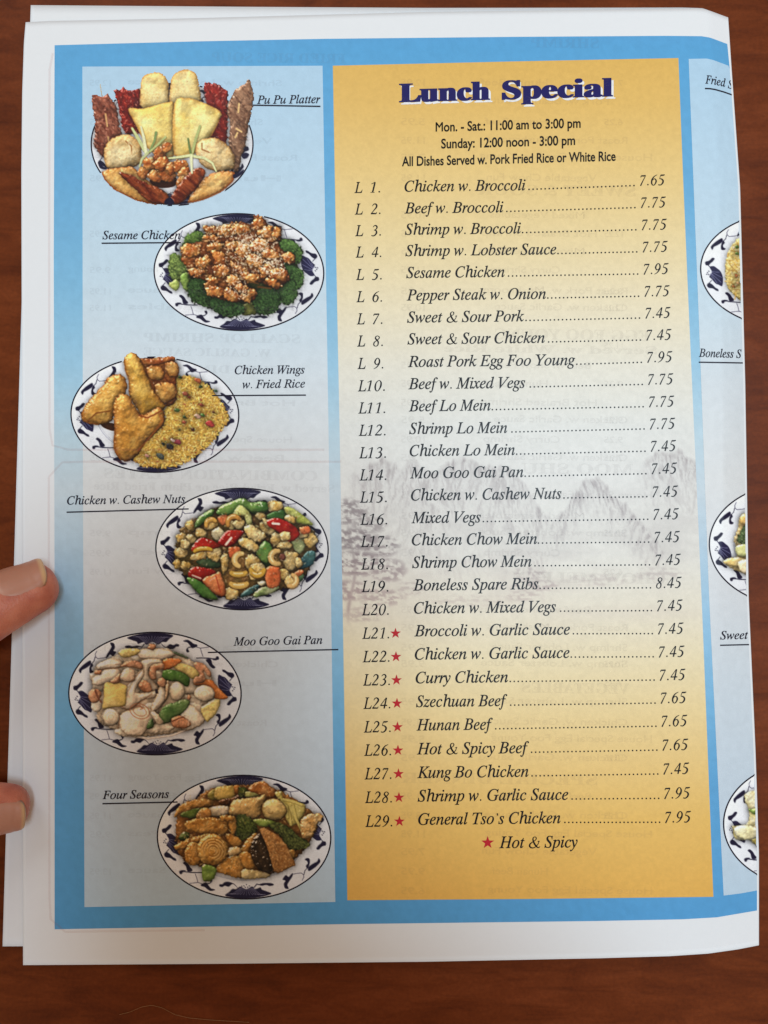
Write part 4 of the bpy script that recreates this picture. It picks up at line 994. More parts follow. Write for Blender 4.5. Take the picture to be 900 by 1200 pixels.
p.piece([(440, 490), (470, 430), (540, 400), (600, 384), (632, 400), (610, 440), (560, 490), (500, 525), (450, 528)], (70, 114, 58), (120, 152, 96), **gr)
p.piece([(372, 560), (380, 520), (404, 502), (414, 540), (400, 560)], (70, 104, 60), (110, 140, 90), **gr)
p.piece([(525, 95), (570, 105), (620, 132), (600, 134), (550, 115)], (84, 104, 84), (110, 124, 104), **gr)
mush = dict(dome=6, ns=3.5, rough=.8, wob=.8, spec=.2)
for pts in ([(215, 185), (245, 158), (300, 150), (345, 172), (338, 205), (310, 198), (260, 190)], [(385, 235), (392, 190), (430, 165), (472, 170), (468, 200), (430, 208), (428, 260), (400, 262)], [(150, 275), (175, 255), (208, 228), (212, 250), (205, 285), (170, 290)],
            [(654, 180), (670, 158), (710, 168), (750, 205), (760, 240), (740, 245), (715, 215), (725, 270), (680, 290), (652, 285), (660, 250), (690, 235)], [(435, 275), (460, 252), (488, 272), (480, 310), (450, 305)]):
    p.piece(pts, (186, 128, 96), (212, 164, 130), **mush)
for x, y, rx, ry, a in ((55, 362, 40, 42, .5), (362, 308, 44, 32, .9), (402, 68, 27, 20, 0), (78, 220, 22, 16, 0), (572, 520, 60, 42, .2), (625, 372, 14, 16, 0)):
    p.blob(x, y, rx, ry, a, (190, 128, 92), (208, 152, 116), **mush)
p.crease([(60, 330), (75, 370), (95, 400)], 12, (110, 66, 52)); p.crease([(525, 515), (560, 500), (600, 485)], 7, (84, 46, 34)); p.crease([(585, 480), (625, 500), (620, 540)], 5, (234, 212, 190))
for r_, w_ in ((1, 5), (.66, 4)):
    t = np.linspace(0, 6.3, 24); p.line([(328 + 60 * r_ * math.cos(q) * .95 + 12 * math.sin(q), 455 + 46 * r_ * math.sin(q)) for q in t], w_, (164, 104, 80), al=.85)
p.crease([(308, 425), (330, 420), (345, 440), (330, 445)], 6, (150, 92, 70))
for x, y, rx, ry in ((552, 335, 48, 58), (718, 348, 62, 50), (155, 492, 54, 52)):
    p.blob(x, y, rx, ry, 0, (230, 212, 184), (240, 226, 204), dome=10, ns=8, rough=.35, wob=.6, spec=.1, irr=.06, edge=.42)
for r_ in (.62, .3):
    t = np.linspace(0, 6.3, 20); p.line([(718 + 62 * r_ * math.cos(q), 350 + 50 * r_ * math.sin(q)) for q in t], 3, (196, 172, 142), al=.6); p.line([(155 + 54 * r_ * math.cos(q), 492 + 52 * r_ * math.sin(q)) for q in t], 3, (186, 156, 122), al=.6)
p.piece([(395, 470), (425, 460), (470, 520), (440, 535)], (232, 212, 184), (240, 226, 204), **mush)
p.piece([(490, 280), (506, 285), (500, 350), (480, 385)], (220, 190, 156), (206, 160, 120), **mush)
for q in ([(80, 205), (150, 196), (212, 192)], [(215, 420), (250, 450), (340, 395), (400, 350)], [(340, 210), (300, 250), (250, 300)], [(430, 330), (440, 350)], [(200, 465), (210, 500), (195, 560)], [(180, 172), (215, 170), (212, 190)]): p.crease(q, 4, (120, 78, 56), .75)
p.flat([(420, 325), (432, 322), (440, 345), (424, 348)], (50, 46, 60))
p.end_food()
p.bright = 1.09
p.build('picture of pale chicken slices with mushrooms and snow peas')

# 6 ------------------------------------------------ scallops, tofu, shrimp and broccoli
p = Picture(181, 905, 391, 1057, (195, 905), 4.737)
p.plate(286.0, 981.0, 101.6, 72.4, 0.02)
p.begin_food()
p.piece([(60, 240), (150, 160), (250, 90), (420, 70), (600, 90), (740, 170), (840, 260), (790, 400), (715, 480), (600, 560), (400, 580), (280, 540), (120, 500), (60, 420)], (140, 92, 42), (168, 118, 60), dome=8, ns=5, rough=1.2, wob=2)
p.piece([(75, 235), (130, 205), (240, 195), (240, 225), (160, 255), (100, 250)], (96, 124, 48), (130, 156, 70), **sm)
p.piece([(70, 370), (90, 335), (130, 340), (110, 380)], (60, 90, 44), (90, 116, 60), **sm)
p.piece([(45, 240), (70, 190), (140, 155), (220, 148), (262, 160), (240, 190), (160, 200), (90, 222), (60, 245)], (188, 136, 66), (212, 166, 96), dome=5, ns=3, rough=1.2, wob=1.2, spec=.35)
p.piece([(230, 120), (270, 95), (290, 150), (240, 150)], (142, 132, 52), (168, 156, 70), **sm)
p.piece([(272, 90), (320, 76), (400, 80), (402, 120), (350, 152), (272, 148)], (206, 174, 84), (222, 190, 104), dome=6, ns=6, rough=.7, wob=.8, spec=.3)
p.piece([(375, 78), (405, 75), (410, 120), (385, 130)], (190, 120, 50), (210, 150, 70), **sm)
p.piece([(290, 160), (360, 145), (410, 115), (440, 130), (400, 165), (350, 188), (300, 178)], (76, 44, 26), (110, 66, 34), dome=5, ns=3, rough=1.2, wob=1.4, spec=.5)
p.broccoli([(400, 90), (430, 84), (455, 110), (440, 140), (405, 135)], (82, 98, 44), 60)
p.piece([(440, 110), (500, 105), (530, 130), (470, 142), (440, 135)], (186, 186, 100), (200, 204, 128), **sm)
p.piece([(455, 95), (490, 60), (540, 52), (600, 95), (610, 130), (560, 142), (500, 118)], (170, 102, 44), (200, 138, 76), dome=5, ns=4, rough=1, spec=.5)
p.piece([(600, 120), (640, 105), (650, 150), (720, 165), (770, 185), (760, 240), (700, 300), (660, 250), (650, 180)], (196, 178, 84), (214, 202, 120), **sm)
for pts in ([(660, 180), (680, 220), (690, 290)], [(700, 180), (720, 260), (760, 340)], [(650, 150), (700, 160), (750, 180)], [(640, 160), (668, 190), (672, 250)]): p.line([(x + 3, y + 3) for x, y in pts], 17, (110, 92, 40), al=.6); p.line(pts, 14, (206, 192, 108))
p.piece([(745, 275), (780, 240), (850, 228), (868, 250), (840, 290), (800, 360), (760, 370), (745, 320)], (202, 152, 84), (226, 190, 130), dome=5, ns=2.6, rough=1.4, wob=1.5, spec=.4)
p.piece([(232, 232), (240, 195), (340, 188), (342, 235), (260, 245)], (222, 204, 172), (232, 216, 190), **sm)
p.piece([(347, 210), (370, 160), (430, 145), (500, 140), (545, 122), (550, 150), (528, 190), (520, 240), (480, 262), (400, 245), (350, 240)], (206, 164, 96), (222, 186, 120), dome=9, ns=4, rough=.9, wob=1, spec=.3)
p.blob(597, 210, 70, 62, .1, (216, 178, 98), (230, 200, 130), dome=14, ns=6, rough=.5, wob=.6, irr=.05, spec=.25, edge=.5)
p.line([(535, 185), (580, 165), (640, 175)], 5, (246, 224, 170), al=.6)
p.piece([(165, 240), (200, 200), (240, 205), (250, 245), (200, 270), (170, 262)], (200, 138, 66), (214, 160, 90), **sm)
p.piece([(480, 265), (560, 260), (640, 290), (700, 320), (690, 340), (600, 305), (520, 300)], (120, 146, 60), (156, 178, 90), **sm)
p.broccoli([(382, 250), (420, 232), (470, 258), (502, 300), (498, 330), (430, 378), (385, 362), (378, 300)], (72, 92, 44), 420)
p.broccoli([(570, 300), (620, 275), (680, 310), (740, 360), (795, 395), (780, 420), (720, 432), (660, 412), (640, 360)], (76, 92, 48), 480)
for pts in ([(100, 300), (130, 265), (250, 250), (340, 275), (330, 340), (250, 350), (150, 330)], [(42, 410), (110, 375), (200, 345), (240, 340), (200, 380), (110, 420), (60, 430)], [(105, 430), (140, 390), (180, 400), (200, 470), (160, 515), (110, 500)], [(275, 550), (300, 500), (360, 465), (420, 470), (435, 560), (415, 588), (330, 570)],
            [(330, 340), (370, 345), (415, 380), (410, 412), (370, 415), (340, 380)], [(410, 440), (440, 380), (500, 335), (500, 370), (470, 420), (440, 450)], [(400, 450), (470, 450), (490, 530), (440, 540)], [(345, 250), (385, 250), (380, 340), (355, 330)], [(300, 245), (360, 240), (370, 268), (310, 272)], [(680, 430), (715, 440), (710, 470), (690, 468)]):
    p.piece(pts, (194, 134, 56), (216, 164, 86), dome=5, ns=3.4, rough=1.2, wob=1.3, spec=.45)
p.blob(255, 432, 88, 88, 0, (198, 142, 62), (218, 172, 92), dome=12, ns=4, rough=1.0, wob=1.2, irr=.07, spec=.4)
for r_, a0, a1 in ((.8, 3.3, 6.8), (.62, 2.6, 7.6), (.44, 3.6, 8.4), (.26, 2.6, 7.6)):
    t = np.linspace(a0, a1, 12); P = [(258 + 84 * r_ * math.cos(q), 430 + 84 * r_ * math.sin(q)) for q in t]; p.line(P, 5, (136, 82, 30), al=.7); p.line([(x + 1, y + 7) for x, y in P], 4, (240, 206, 136), al=.7)
p.piece([(350, 420), (405, 415), (410, 450), (350, 465)], (216, 180, 120), (228, 200, 150), **sm)
p.piece([(425, 540), (500, 545), (575, 565), (560, 585), (480, 592), (420, 588)], (214, 192, 130), (230, 212, 164), dome=5, ns=5, rough=.6, spec=.3)
p.piece([(198, 520), (235, 515), (276, 532), (270, 580), (240, 605), (205, 598)], (104, 140, 58), (132, 164, 76), **sm)
p.piece([(475, 390), (500, 350), (530, 345), (560, 420), (582, 470), (590, 540), (560, 558), (500, 530), (470, 450)], (44, 34, 26), (72, 56, 40), dome=6, ns=2.6, rough=1.6, wob=1, spec=.8)
a = [(515, 315), (545, 308), (620, 350), (665, 400), (716, 505), (712, 520), (620, 562), (598, 552), (560, 420)]
p.piece(a, (164, 112, 58), (186, 136, 78), dome=3, ns=2.4, rough=1.0, wob=.6, spec=.3, smooth=False)
p.grains(a, 130, 1.6, 0.8, [(120, 72, 32), (214, 170, 110)], al=.6)
p.grains([(100, 280), (300, 250), (380, 400), (400, 560), (280, 540), (110, 480)], 90, 2.6, 0.8, [(246, 214, 150), (118, 68, 24)], al=.6)
p.grains([(60, 170), (400, 80), (600, 90), (780, 200), (820, 300), (700, 340)], 90, 2.0, 0.8, [(240, 210, 140), (110, 70, 30)], al=.5)
p.end_food()
p.build('picture of scallops, tofu, shrimp and broccoli in brown sauce')

# right-hand plates, cut by the fold
p = Picture(818, 245, 872, 385, (810, 240), 7.5)
p.plate(918.5, 316.5, 97.4, 66.5, 0.03)
p.begin_food()
nood = [(300, 600), (320, 420), (380, 330), (420, 290), (520, 280), (520, 840), (420, 830), (330, 740)]
p.piece(nood, (236, 222, 150), (222, 196, 110), dome=7, ns=2.5, rough=1.4, wob=1.2)
p.grains(nood, 150, 5, 1.0, [(244, 234, 170), (226, 198, 112), (206, 164, 84), (240, 226, 190)], al=.8, shadow=(170, 130, 60))
for x, y, c_ in ((405, 370, (90, 120, 60)), (400, 430, (110, 140, 70)), (375, 720, (190, 120, 70)), (395, 620, (200, 130, 80)), (410, 690, (214, 170, 120))): p.blob(x, y, 16, 12, .5, c_, dome=2)
p.end_food()
p.build('picture of noodles on a plate cut by the fold')
p = Picture(828, 572, 880, 706, (820, 560), 7.5)
p.plate(926.8, 638.5, 95.5, 71, 0.02)
p.begin_food()
p.piece([(345, 360), (390, 310), (520, 300), (520, 830), (360, 830), (215, 750), (230, 720), (320, 690), (315, 600), (300, 540), (340, 430)], (236, 214, 160), (226, 196, 128), dome=6, ns=4, rough=1)
p.broccoli([(330, 570), (350, 480), (400, 410), (500, 400), (500, 580), (400, 590)], (92, 122, 84), 160)
p.piece([(320, 600), (430, 590), (440, 690), (330, 680)], (190, 206, 130), (222, 226, 160), **sm)
p.piece([(210, 745), (240, 712), (330, 700), (420, 720), (420, 770), (300, 778)], (240, 212, 136), (248, 230, 180), **sm)
p.piece([(340, 740), (440, 720), (450, 830), (370, 832)], (244, 224, 170), (250, 236, 204), **sm)
p.piece([(350, 370), (380, 320), (420, 330), (420, 400), (370, 410)], (236, 196, 116), (246, 222, 160), **sm)
p.end_food()
p.build('picture of broccoli and shrimp on a plate cut by the fold')
p = Picture(845, 900, 892, 1036, (830, 890), 7.5)
p.plate(943.5, 966, 95.5, 73, 0.02)
p.begin_food()
p.piece([(330, 300), (440, 270), (520, 270), (520, 800), (440, 770), (350, 710), (240, 700), (215, 620), (210, 580), (330, 570), (360, 470), (330, 380)], (232, 228, 196), (240, 226, 150), dome=6, ns=4, rough=.9)
p.piece([(350, 440), (400, 430), (450, 420), (450, 470), (400, 480)], (112, 150, 70), (150, 176, 90), **sm)
p.piece([(395, 590), (440, 570), (450, 610), (405, 616)], (216, 120, 70), (226, 150, 100), **sm)
p.piece([(380, 700), (440, 690), (450, 760), (410, 740)], (226, 206, 90), (236, 220, 120), **sm)
p.piece([(225, 610), (300, 580), (420, 600), (430, 690), (280, 700)], (238, 236, 206), (246, 240, 190), **sm)
p.end_food()
p.build('picture of white vegetables on a plate cut by the fold')

# ------------------------------------------------------------ the other side's print showing through, mirrored
def ghost(s, x0, x1, y, ch, fn=None, layer=5.5, bold=False):
    vf = word_font(s, 0.012 if bold else 0.019, bd if bold else (lambda t: t), 4) if fn is None else fn(s)
    v, f = set_line(vf, x0, x1, [(x0, y), (x1, y - 0.012 * (x1 - x0))], ch, cap=cb if bold else cs_)
    v = v.copy(); v[:, 0] = x0 + x1 - v[:, 0]
    return v, f
gp = []
GH = [('SHRIMP', 622, 702, 56, 11), ('FRIED RICE SOUP', 248, 405, 74, 11), ('EGG FOO YOUNG', 578, 762, 399, 12), ('MOO SHU', 612, 742, 556, 12), ('VEGETABLES', 612, 738, 813, 12), ('CHOW MEI FUN', 600, 780, 684, 12),
      ('SWEET & SOUR', 560, 745, 230, 12), ('COMBINATION PLATES', 122, 372, 563, 11), ('SCALLOP SHRIMP', 168, 352, 402, 10), ('W. GARLIC SAUCE', 168, 318, 418, 9), ('Served w. Fried Rice or Plain Fried Rice', 110, 392, 577, 9), ('CHEF DINNER', 190, 330, 438, 9), ('SPECIAL DINNER', 470, 700, 920, 12), ('Served w. White Rice', 520, 770, 415, 9)]
for s_, a_, b_, y_, h_ in GH: gp.append(ghost(s_, a_, b_, y_, h_, bold=True))
rng = random.Random(3)
small = ['Chicken w. Garlic Sauce', 'Shrimp w. Lobster Sauce', 'Mixed Vegetables', 'Beef w. Snow Peas', 'Roast Pork w. Mushrooms', 'House Special Egg Foo Young', 'Vegetable Chow Fun', 'Pork w. Bean Sprouts', 'Hunan Beef', 'Curry Shrimp', 'Hot Braised Shrimp']
for k_ in range(44):
    y_ = 100 + k_ * 22 + rng.random() * 3
    s_ = rng.choice(small)
    if not any(abs(y_ - q[3]) < 12 for q in GH if q[1] > 400): 
        gp.append(ghost(s_, 560 + rng.random() * 20, 560 + 7.2 * len(s_) + 10, y_, 8)); gp.append(ghost('%d.95' % rng.randint(5, 13), 470, 498, y_, 8))
    if not any(abs(y_ - q[3]) < 12 for q in GH if q[1] < 400) and rng.random() < .75:
        gp.append(ghost(rng.choice(small), 150, 150 + 150 + rng.random() * 50, y_, 7)); gp.append(ghost('%d.95' % rng.randint(5, 13), 105, 130, y_, 7))
    if rng.random() < .4: gp.append(ghost('%d.25' % rng.randint(6, 12), 708, 730, y_, 7))
kk = 0
lay = []
for q in gp: lay.append(q)
printed('show_through_text', lay, M_GHOST, 5.6, label='faint mirrored text from the reverse side showing through')
box = [(380, 527), (80, 527), (62, 524), (58, 508), (57.5, 300), (58, 76), (62, 62)]
box2 = [(400, 541), (76, 541), (60, 545), (57, 560), (57.5, 820), (58, 1070), (61, 1088), (72, 1092), (240, 1090)]
printed('show_through_rule', [rule(closed(box, 1), 2.6)] if False else [rule(box, 2.6)], M_GHOST_RED, 5.8)
printed('show_through_rule', [rule(box2, 2.6)], M_GHOST_RED, 5.8)

# ------------------------------------------------------------ the hand on the left edge
def skin_material(name, nail=False):
    m = bpy.data.materials.new(name)
    t, N, L, b = nodes(m)
    tc = N.new('ShaderNodeTexCoord')
    n = N.new('ShaderNodeTexNoise'); n.inputs['Scale'].default_value = 130; n.inputs['Detail'].default_value = 5
    f = N.new('ShaderNodeTexVoronoi'); f.inputs['Scale'].default_value = 1700; f.feature = 'F1'
    for q in (n, f): L.new(tc.outputs['Object'], q.inputs['Vector'])
    if nail:
        a = N.new('ShaderNodeAttribute'); a.attribute_name = 'ink'
        sc = N.new('ShaderNodeMath'); sc.operation = 'MULTIPLY_ADD'; L.new(n.outputs['Fac'], sc.inputs[0]); sc.inputs[1].default_value = .24; sc.inputs[2].default_value = .88
        v = N.new('ShaderNodeVectorMath'); v.operation = 'SCALE'; L.new(a.outputs['Color'], v.inputs[0]); L.new(sc.outputs[0], v.inputs['Scale'])
        L.new(v.outputs[0], b.inputs['Base Color'])
        b.inputs['Roughness'].default_value = .42
        b.inputs['Subsurface Weight'].default_value = .1
    else:
        r = N.new('ShaderNodeValToRGB'); L.new(n.outputs['Fac'], r.inputs[0])
        r.color_ramp.elements[0].position = .3; r.color_ramp.elements[0].color = (*lin((166, 78, 58)), 1)
        r.color_ramp.elements[1].position = .7; r.color_ramp.elements[1].color = (*lin((210, 130, 102)), 1)
        L.new(r.outputs[0], b.inputs['Base Color'])
        b.inputs['Roughness'].default_value = .52
        b.inputs['Subsurface Weight'].default_value = .25
    b.inputs['Subsurface Radius'].default_value = (1, .35, .2); b.inputs['Subsurface Scale'].default_value = .002
    bp = N.new('ShaderNodeBump'); bp.inputs['Strength'].default_value = .04 if nail else .30; bp.inputs['Distance'].default_value = .0003
    L.new(f.outputs['Distance'], bp.inputs['Height']); L.new(bp.outputs[0], b.inputs['Normal'])
    return m
M_SKIN = skin_material('skin'); M_NAIL = skin_material('fingernail', True)

def tube(st, roll, n=28, m=60):
    """a digit: stations (x, y, z, half width, half height) in metres, rounded tip; roll turns its nail side"""
    st = np.array(st, float)
    t = np.linspace(0, len(st) - 1, m)
    i = np.clip(t.astype(int), 0, len(st) - 2); f = (t - i)[:, None]
    pm = np.vstack([2 * st[0] - st[1], st, 2 * st[-1] - st[-2]])
    a, b, c, d = pm[i], pm[i + 1], pm[i + 2], pm[i + 3]
    q = 0.5 * ((2 * b) + (c - a) * f + (2 * a - 5 * b + 4 * c - d) * f ** 2 + (3 * b - a - 3 * c + d) * f ** 3)
    P = q[:, :3]; tg = np.gradient(P, axis=0); tg /= np.linalg.norm(tg, axis=1)[:, None]
    up = np.array(roll, float); upv = up - (tg @ up)[:, None] * tg; upv /= np.linalg.norm(upv, axis=1)[:, None]
    sd = np.cross(tg, upv)
    rs, ru = np.maximum(q[:, 3], 1e-4), np.maximum(q[:, 4], 1e-4)
    th = np.arange(n) * 2 * math.pi / n
    cs, sn = np.cos(th), np.sin(th)
    e = 0.92
    ring = P[:, None] + sd[:, None] * (rs[:, None] * (np.sign(cs) * np.abs(cs) ** e))[..., None] + upv[:, None] * (ru[:, None] * (np.sign(sn) * np.abs(sn) ** e))[..., None]
    return ring, (P, tg, upv, sd, rs, ru)
def tube_mesh(ring):
    m, n = ring.shape[:2]
    v = np.vstack([ring.reshape(-1, 3), ring[0].mean(0), ring[-1].mean(0)])
    fs = []
    for r in range(m - 1):
        for k in range(n): fs.append((r * n + k, r * n + (k + 1) % n, (r + 1) * n + (k + 1) % n, (r + 1) * n + k))
    for k in range(n):
        fs.append((m * n, (k + 1) % n, k)); fs.append((m * n + 1, (m - 1) * n + k, (m - 1) * n + (k + 1) % n))
    return [tuple(x) for x in v], fs
def tipped(st, tip_len, k=6):
    """append stations that close the digit in an elliptic tip"""
    st = [list(s) for s in st]
    a, b = np.array(st[-2]), np.array(st[-1])
    d = (b - a)[:3]; d /= np.linalg.norm(d)
    for j in range(1, k + 1):
        s = math.sin(j / k * math.pi / 2)
        r = math.cos(j / k * math.pi / 2) ** 0.9
        st.append([*(b[:3] + d * tip_len * s), b[3] * max(r, .02), b[4] * max(r, .02)])
    return st
def W(px, py, z, rs, ru):
    """station from a photograph position; the half sizes are given in millimetres"""
    q = place(px, py, z); return [q[0], q[1], q[2], rs / 1000, ru / 1000]

pz = 0.0021                            # page under the fingertips
thumb_st = tipped([W(-150, 800, .022, 12, 11), W(-95, 768, .020, 11, 10), W(-50, 738, .0175, 10.6, 9.2), W(-12, 714, .0145, 10.6, 8.4), W(16, 699, .0118, 10.2, 7.8), W(36, 690, .0100, 9.3, 7.1)], 0.0078)
index_st = tipped([W(-190, 985, .030, 9.5, 9), W(-130, 975, .026, 9, 8.6), W(-80, 962, .0195, 9, 8.2), W(-40, 954, .0145, 8.7, 7.4), W(-8, 948.5, .0108, 8.2, 6.9), W(9, 947, .0092, 7.5, 6.2)], 0.0062)
digits = [(thumb_st, (-.12, .80, .60)), (index_st, (-.05, -.42, .9))]
# middle, ring and little finger stay on the table beyond the left edge
for px0, py0, px1, py1, r_ in ((-200, 1045, -45, 1040, 8.6), (-215, 1110, -60, 1112, 8.2), (-225, 1170, -95, 1180, 7.2)):
    digits.append((tipped([W(px0, py0, .027, r_ + .8, r_), W((px0 + px1) / 2 - 20, (py0 + py1) / 2, .026, r_ + .4, r_ - .2), W((px0 + px1) / 2 + 25, (py0 + py1) / 2, .018, r_, r_ - .6), W(px1, py1, .0088, r_ - .8, r_ - 1.8)], .006), (0, -.1, 1)))
palm = [W(-185, 1075, .027, 34, 11), W(-260, 1050, .030, 40, 13), W(-330, 1030, .031, 38, 15), W(-400, 1020, .033, 31, 17), W(-450, 1020, .036, 26, 18), W(-560, 1040, .040, 27, 20), W(-760, 1090, .048, 33, 27), W(-960, 1150, .052, 36, 31)]
web = [W(-130, 790, .022, 12.5, 11), W(-200, 850, .025, 15, 12.5), W(-290, 930, .029, 19, 14), W(-380, 1000, .032, 22, 16)]
V, F = [], []
frames = []
for st_, up_ in digits:
    ring, fr = tube(st_, up_); frames.append((ring, fr))
    v, f = tube_mesh(ring); F += [tuple(i + len(V) for i in q) for q in f]; V += v
for st_ in (palm, web):
    ring, fr = tube(st_, (0, 0, 1), 36, 50); v, f = tube_mesh(ring); F += [tuple(i + len(V) for i in q) for q in f]; V += v
me = bpy.data.meshes.new('hand_raw'); me.from_pydata(V, [], F); me.update()
tmp = bpy.data.objects.new('hand_raw', me); C.objects.link(tmp)
rm = tmp.modifiers.new('join', 'REMESH'); rm.mode = 'VOXEL'; rm.voxel_size = 0.0011; rm.use_smooth_shade = True
sm_ = tmp.modifiers.new('soft', 'SMOOTH'); sm_.factor = 0.5; sm_.iterations = 6
dg = bpy.context.evaluated_depsgraph_get()
hm = bpy.data.meshes.new_from_object(tmp.evaluated_get(dg)); hm.name = 'hand'
bpy.data.objects.remove(tmp); bpy.data.meshes.remove(me)
hm.materials.clear(); hm.materials.append(M_SKIN)
co = np.zeros(len(hm.vertices) * 3, np.float32); hm.vertices.foreach_get('co', co); co = co.reshape(-1, 3).astype(float)

def nail(fr, s0, s1, half, lift=0.00034, name='fingernail'):
    """a curved nail on the digit between distances s0 (free edge) and s1 (cuticle) back from the tip"""
    P, tg, up, sd, rs, ru = fr
    d = np.r_[0, np.cumsum(np.linalg.norm(np.diff(P, axis=0), axis=1))]; d = d[-1] - d
    jm = int(np.argmin(np.abs(d - (s0 + s1) / 2))); k_rs, k_ru = rs[jm], ru[jm]
    nr, na = 15, 56
    vs_, cols_ = [], []
    for i in range(nr):
        r = (i + 0.001) / (nr - 1)
        for k in range(na):
            a = 2 * math.pi * k / na
            ca, sa = math.cos(a), math.sin(a)
            e = 0.62 if ca > 0 else 0.8            # squarish outline
            u = math.copysign(abs(ca) ** e, ca) * r; w = math.copysign(abs(sa) ** 0.72, sa) * r
            s = (s0 + s1) / 2 - u * (s1 - s0) / 2
            p0 = np.array([np.interp(-s, -d, P[:, q]) for q in range(3)])
            r_u = np.interp(-s, -d, ru); r_s = np.interp(-s, -d, rs)
            r_u = max(r_u, k_ru * 0.93) ; r_s = max(r_s, k_rs * 0.93)
            th = math.pi / 2 - w * half
            q = p0 + sd[jm] * r_s * math.cos(th) + up[jm] * (r_u * math.sin(th) + lift - 0.0006 * max(0, r - .9) / .1)
            vs_.append(q)
            f = np.clip((u - (0.80 - 0.16 * w * w)) / 0.09, 0, 1) * 0.9 * (1 if u > 0 else 0)
            m = np.clip((-u - 0.62) / 0.12, 0, 1)
            c = np.array([182, 126, 104.]) * (1 - m) + np.array([192, 142, 122.]) * m
            c = c * (1 - f) + np.array([206, 166, 120.]) * f
            cols_.append(c)
    vs_ = np.array(vs_); n = len(vs_)
    v = np.concatenate([vs_, vs_ - up[jm] * 0.0010]); fs = []
    idx = np.arange(n).reshape(nr, na); idx = np.concatenate([idx, idx[:, :1]], 1)
    for o_ in (0, n):
        q = np.stack([idx[:-1, :-1], idx[1:, :-1], idx[1:, 1:], idx[:-1, 1:]], -1).reshape(-1, 4) + o_
        fs.append(q if o_ == 0 else q[:, ::-1])
    rg = idx[-1]; fs.append(np.stack([rg[:-1], rg[:-1] + n, rg[1:] + n, rg[1:]], -1))
    return mesh_np(name, v, np.concatenate(fs), M_NAIL, lin(np.vstack([cols_, cols_])))
person = bpy.data.objects.new('person', None); C.objects.link(person)
person.location = place(-330, 1030, 0.0)
person['label'] = 'person\u2019s left hand holding down the menu\u2019s left edge with thumb and fingertip'
person['category'] = 'person'
inv = -Vector(person.location)
def under(o):
    o.parent = person; o.matrix_parent_inverse.translation = inv; return o
under(obj('hand', hm))
under(obj('fingernail', nail(frames[0][1], 0.0016, 0.0165, 1.02)))['label'] = 'thumbnail'
under(obj('fingernail', nail(frames[1][1], 0.0010, 0.0125, 1.0)))

pts = poly_at([(140, 1189), (152, 1186), (166, 1180), (178, 1178), (190, 1181), (205, 1189), (222, 1193), (250, 1195.5), (292, 1198)], np.linspace(0, 1, 50))
q3 = place(pts[:, 0], pts[:, 1], 0.0002 + 0.0002 * np.sin(np.linspace(0, 9, 50)) ** 2)
ringv, fs = [], []
for a_ in range(5):
    ringv.append(q3 + np.array([0, math.cos(a_ * 1.2566), math.sin(a_ * 1.2566)]) * 0.00007)
vv = np.stack(ringv, 1).reshape(-1, 3)
for a_ in range(49):
    for b_ in range(5): fs.append((a_ * 5 + b_, a_ * 5 + (b_ + 1) % 5, (a_ + 1) * 5 + (b_ + 1) % 5, (a_ + 1) * 5 + b_))
mh = bpy.data.materials.new('pale_hair'); t_, N_, L_, b_ = nodes(mh); b_.inputs['Base Color'].default_value = (*lin((150, 104, 62)), 1); b_.inputs['Roughness'].default_value = .4
hair = obj('stray_hair', mesh_np('stray_hair', vv, fs, mh)); hair['label'] = 'fine pale hair curving on the bare table below the menu’s lower left corner'; hair['category'] = 'hair'

# the other hand, which holds the phone above the picture
RH = []
zc = CAM_Z
for y0, zz, r_ in ((-.068, .2365, 8.2), (-.088, .2355, 8.4), (-.108, .2355, 8.2), (-.126, .2365, 7.0)):
    RH.append((tipped([[.070, y0 - .020, zc + .022, r_ / 1000, r_ / 1000], [.064, y0 - .008, zc + .006, r_ / 1000, r_ / 1000], [.046, y0, zc - .0045, r_ / 1000, .0068], [.020, y0 + .003, zc - .0045, .0075, .0064], [-.006, y0 + .004, zc - .003, .0068, .006]], .006), (0, 0, -1)))
RH.append((tipped([[.078, -.150, zc + .030, .012, .012], [.068, -.118, zc + .028, .0105, .010], [.052, -.092, zc + .023, .010, .0088], [.036, -.070, zc + .0205, .0092, .0078]], .007), (0, 0, 1)))
RH.append(([[.066, -.072, zc + .016, .010, .010], [.074, -.095, zc + .018, .020, .014], [.080, -.130, zc + .022, .034, .017], [.090, -.165, zc + .028, .032, .020], [.104, -.20, zc + .034, .026, .021], [.135, -.27, zc + .045, .031, .028], [.18, -.37, zc + .06, .037, .033], [.20, -.42, zc + .068, .036, .032]], (0, 0, 1)))
V2, F2 = [], []
for st_, up_ in RH:
    ring, fr = tube(st_, up_, 32, 50); v, f = tube_mesh(ring); F2 += [tuple(i + len(V2) for i in q) for q in f]; V2 += v
me = bpy.data.meshes.new('hand_raw'); me.from_pydata(V2, [], F2); me.update()
tmp = bpy.data.objects.new('hand_raw', me); C.objects.link(tmp)
rm = tmp.modifiers.new('join', 'REMESH'); rm.mode = 'VOXEL'; rm.voxel_size = 0.0018; rm.use_smooth_shade = True
sm_ = tmp.modifiers.new('soft', 'SMOOTH'); sm_.factor = 0.5; sm_.iterations = 4
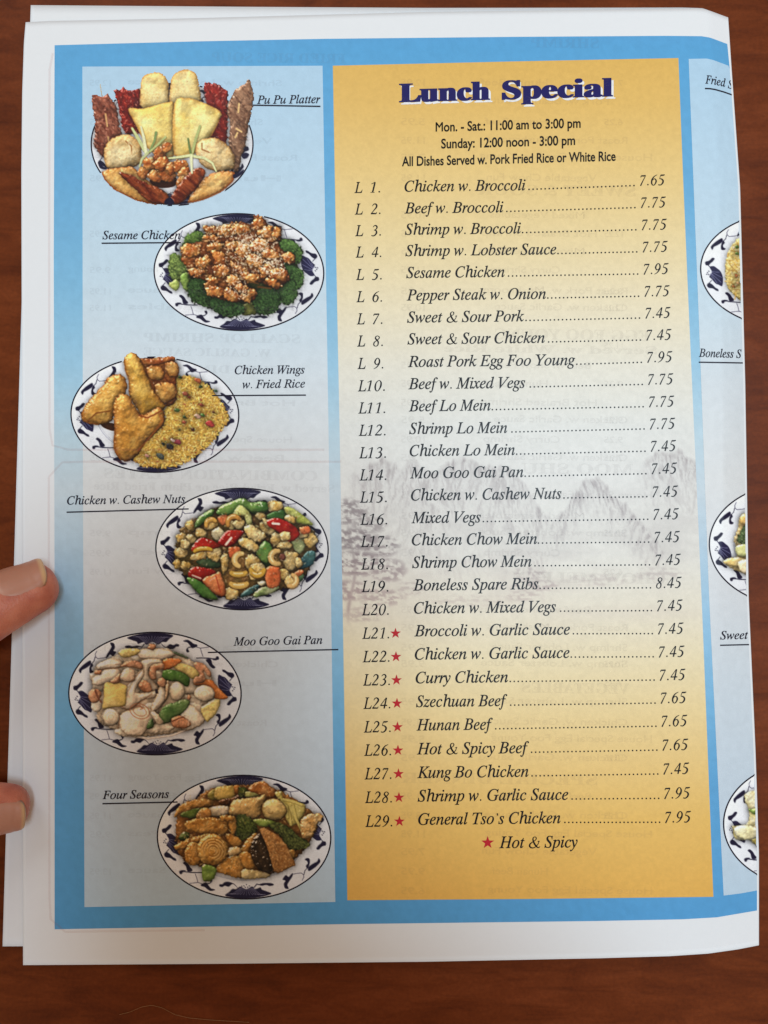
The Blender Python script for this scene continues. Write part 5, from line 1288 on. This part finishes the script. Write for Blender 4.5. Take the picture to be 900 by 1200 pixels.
dg = bpy.context.evaluated_depsgraph_get()
h2 = bpy.data.meshes.new_from_object(tmp.evaluated_get(dg)); h2.name = 'hand'
bpy.data.objects.remove(tmp); bpy.data.meshes.remove(me)
h2.materials.clear(); h2.materials.append(M_SKIN)
under(obj('hand', h2))

# ------------------------------------------------------------ the phone that is held over the menu (just above the lens)
def rounded_slab(w, h, t, r, bev=0.0012):
    prof = []
    for cx, cy, a0 in ((w / 2 - r, h / 2 - r, 0), (-w / 2 + r, h / 2 - r, 90), (-w / 2 + r, -h / 2 + r, 180), (w / 2 - r, -h / 2 + r, 270)):
        for k in range(7):
            a = math.radians(a0 + 15 * k); prof.append((cx, cy, math.cos(a), math.sin(a)))
    V, F = [], []
    for dz, ins in ((0, bev), (bev, 0), (t - bev, 0), (t, bev)):
        V += [(x + (r - ins) * c, y + (r - ins) * s_, dz) for x, y, c, s_ in prof]
    n = len(prof)
    for l in range(3):
        F += [(l * n + k, l * n + (k + 1) % n, (l + 1) * n + (k + 1) % n, (l + 1) * n + k) for k in range(n)]
    F += [tuple(range(n))[::-1], tuple(range(3 * n, 4 * n))]
    return V, F
def plain(name, col, rough, metal=0.0):
    m = bpy.data.materials.new(name); t, N, L, b = nodes(m)
    b.inputs['Base Color'].default_value = (*lin(col), 1); b.inputs['Roughness'].default_value = rough; b.inputs['Metallic'].default_value = metal
    return m
phone = bpy.data.objects.new('phone', None); C.objects.link(phone)
phone.location = (0.006, -0.060, CAM_Z + 0.004)
phone['label'] = 'dark slab phone held level above the menu to take the picture'
phone['category'] = 'phone'
def phone_part(name, w, h, t, r, x, y, z, m):
    V, F = rounded_slab(w, h, t, r)
    me = bpy.data.meshes.new(name); me.from_pydata([(a + x, b + y, c + z) for a, b, c in V], [], F); me.materials.append(m)
    return obj(name, me, phone)
phone_part('body', .076, .152, .0078, .011, 0, 0, 0, plain('phone_back', (40, 42, 48), .3))
phone_part('screen', .071, .147, .0030, .009, 0, 0, .0070, plain('phone_glass', (12, 12, 14), .1))
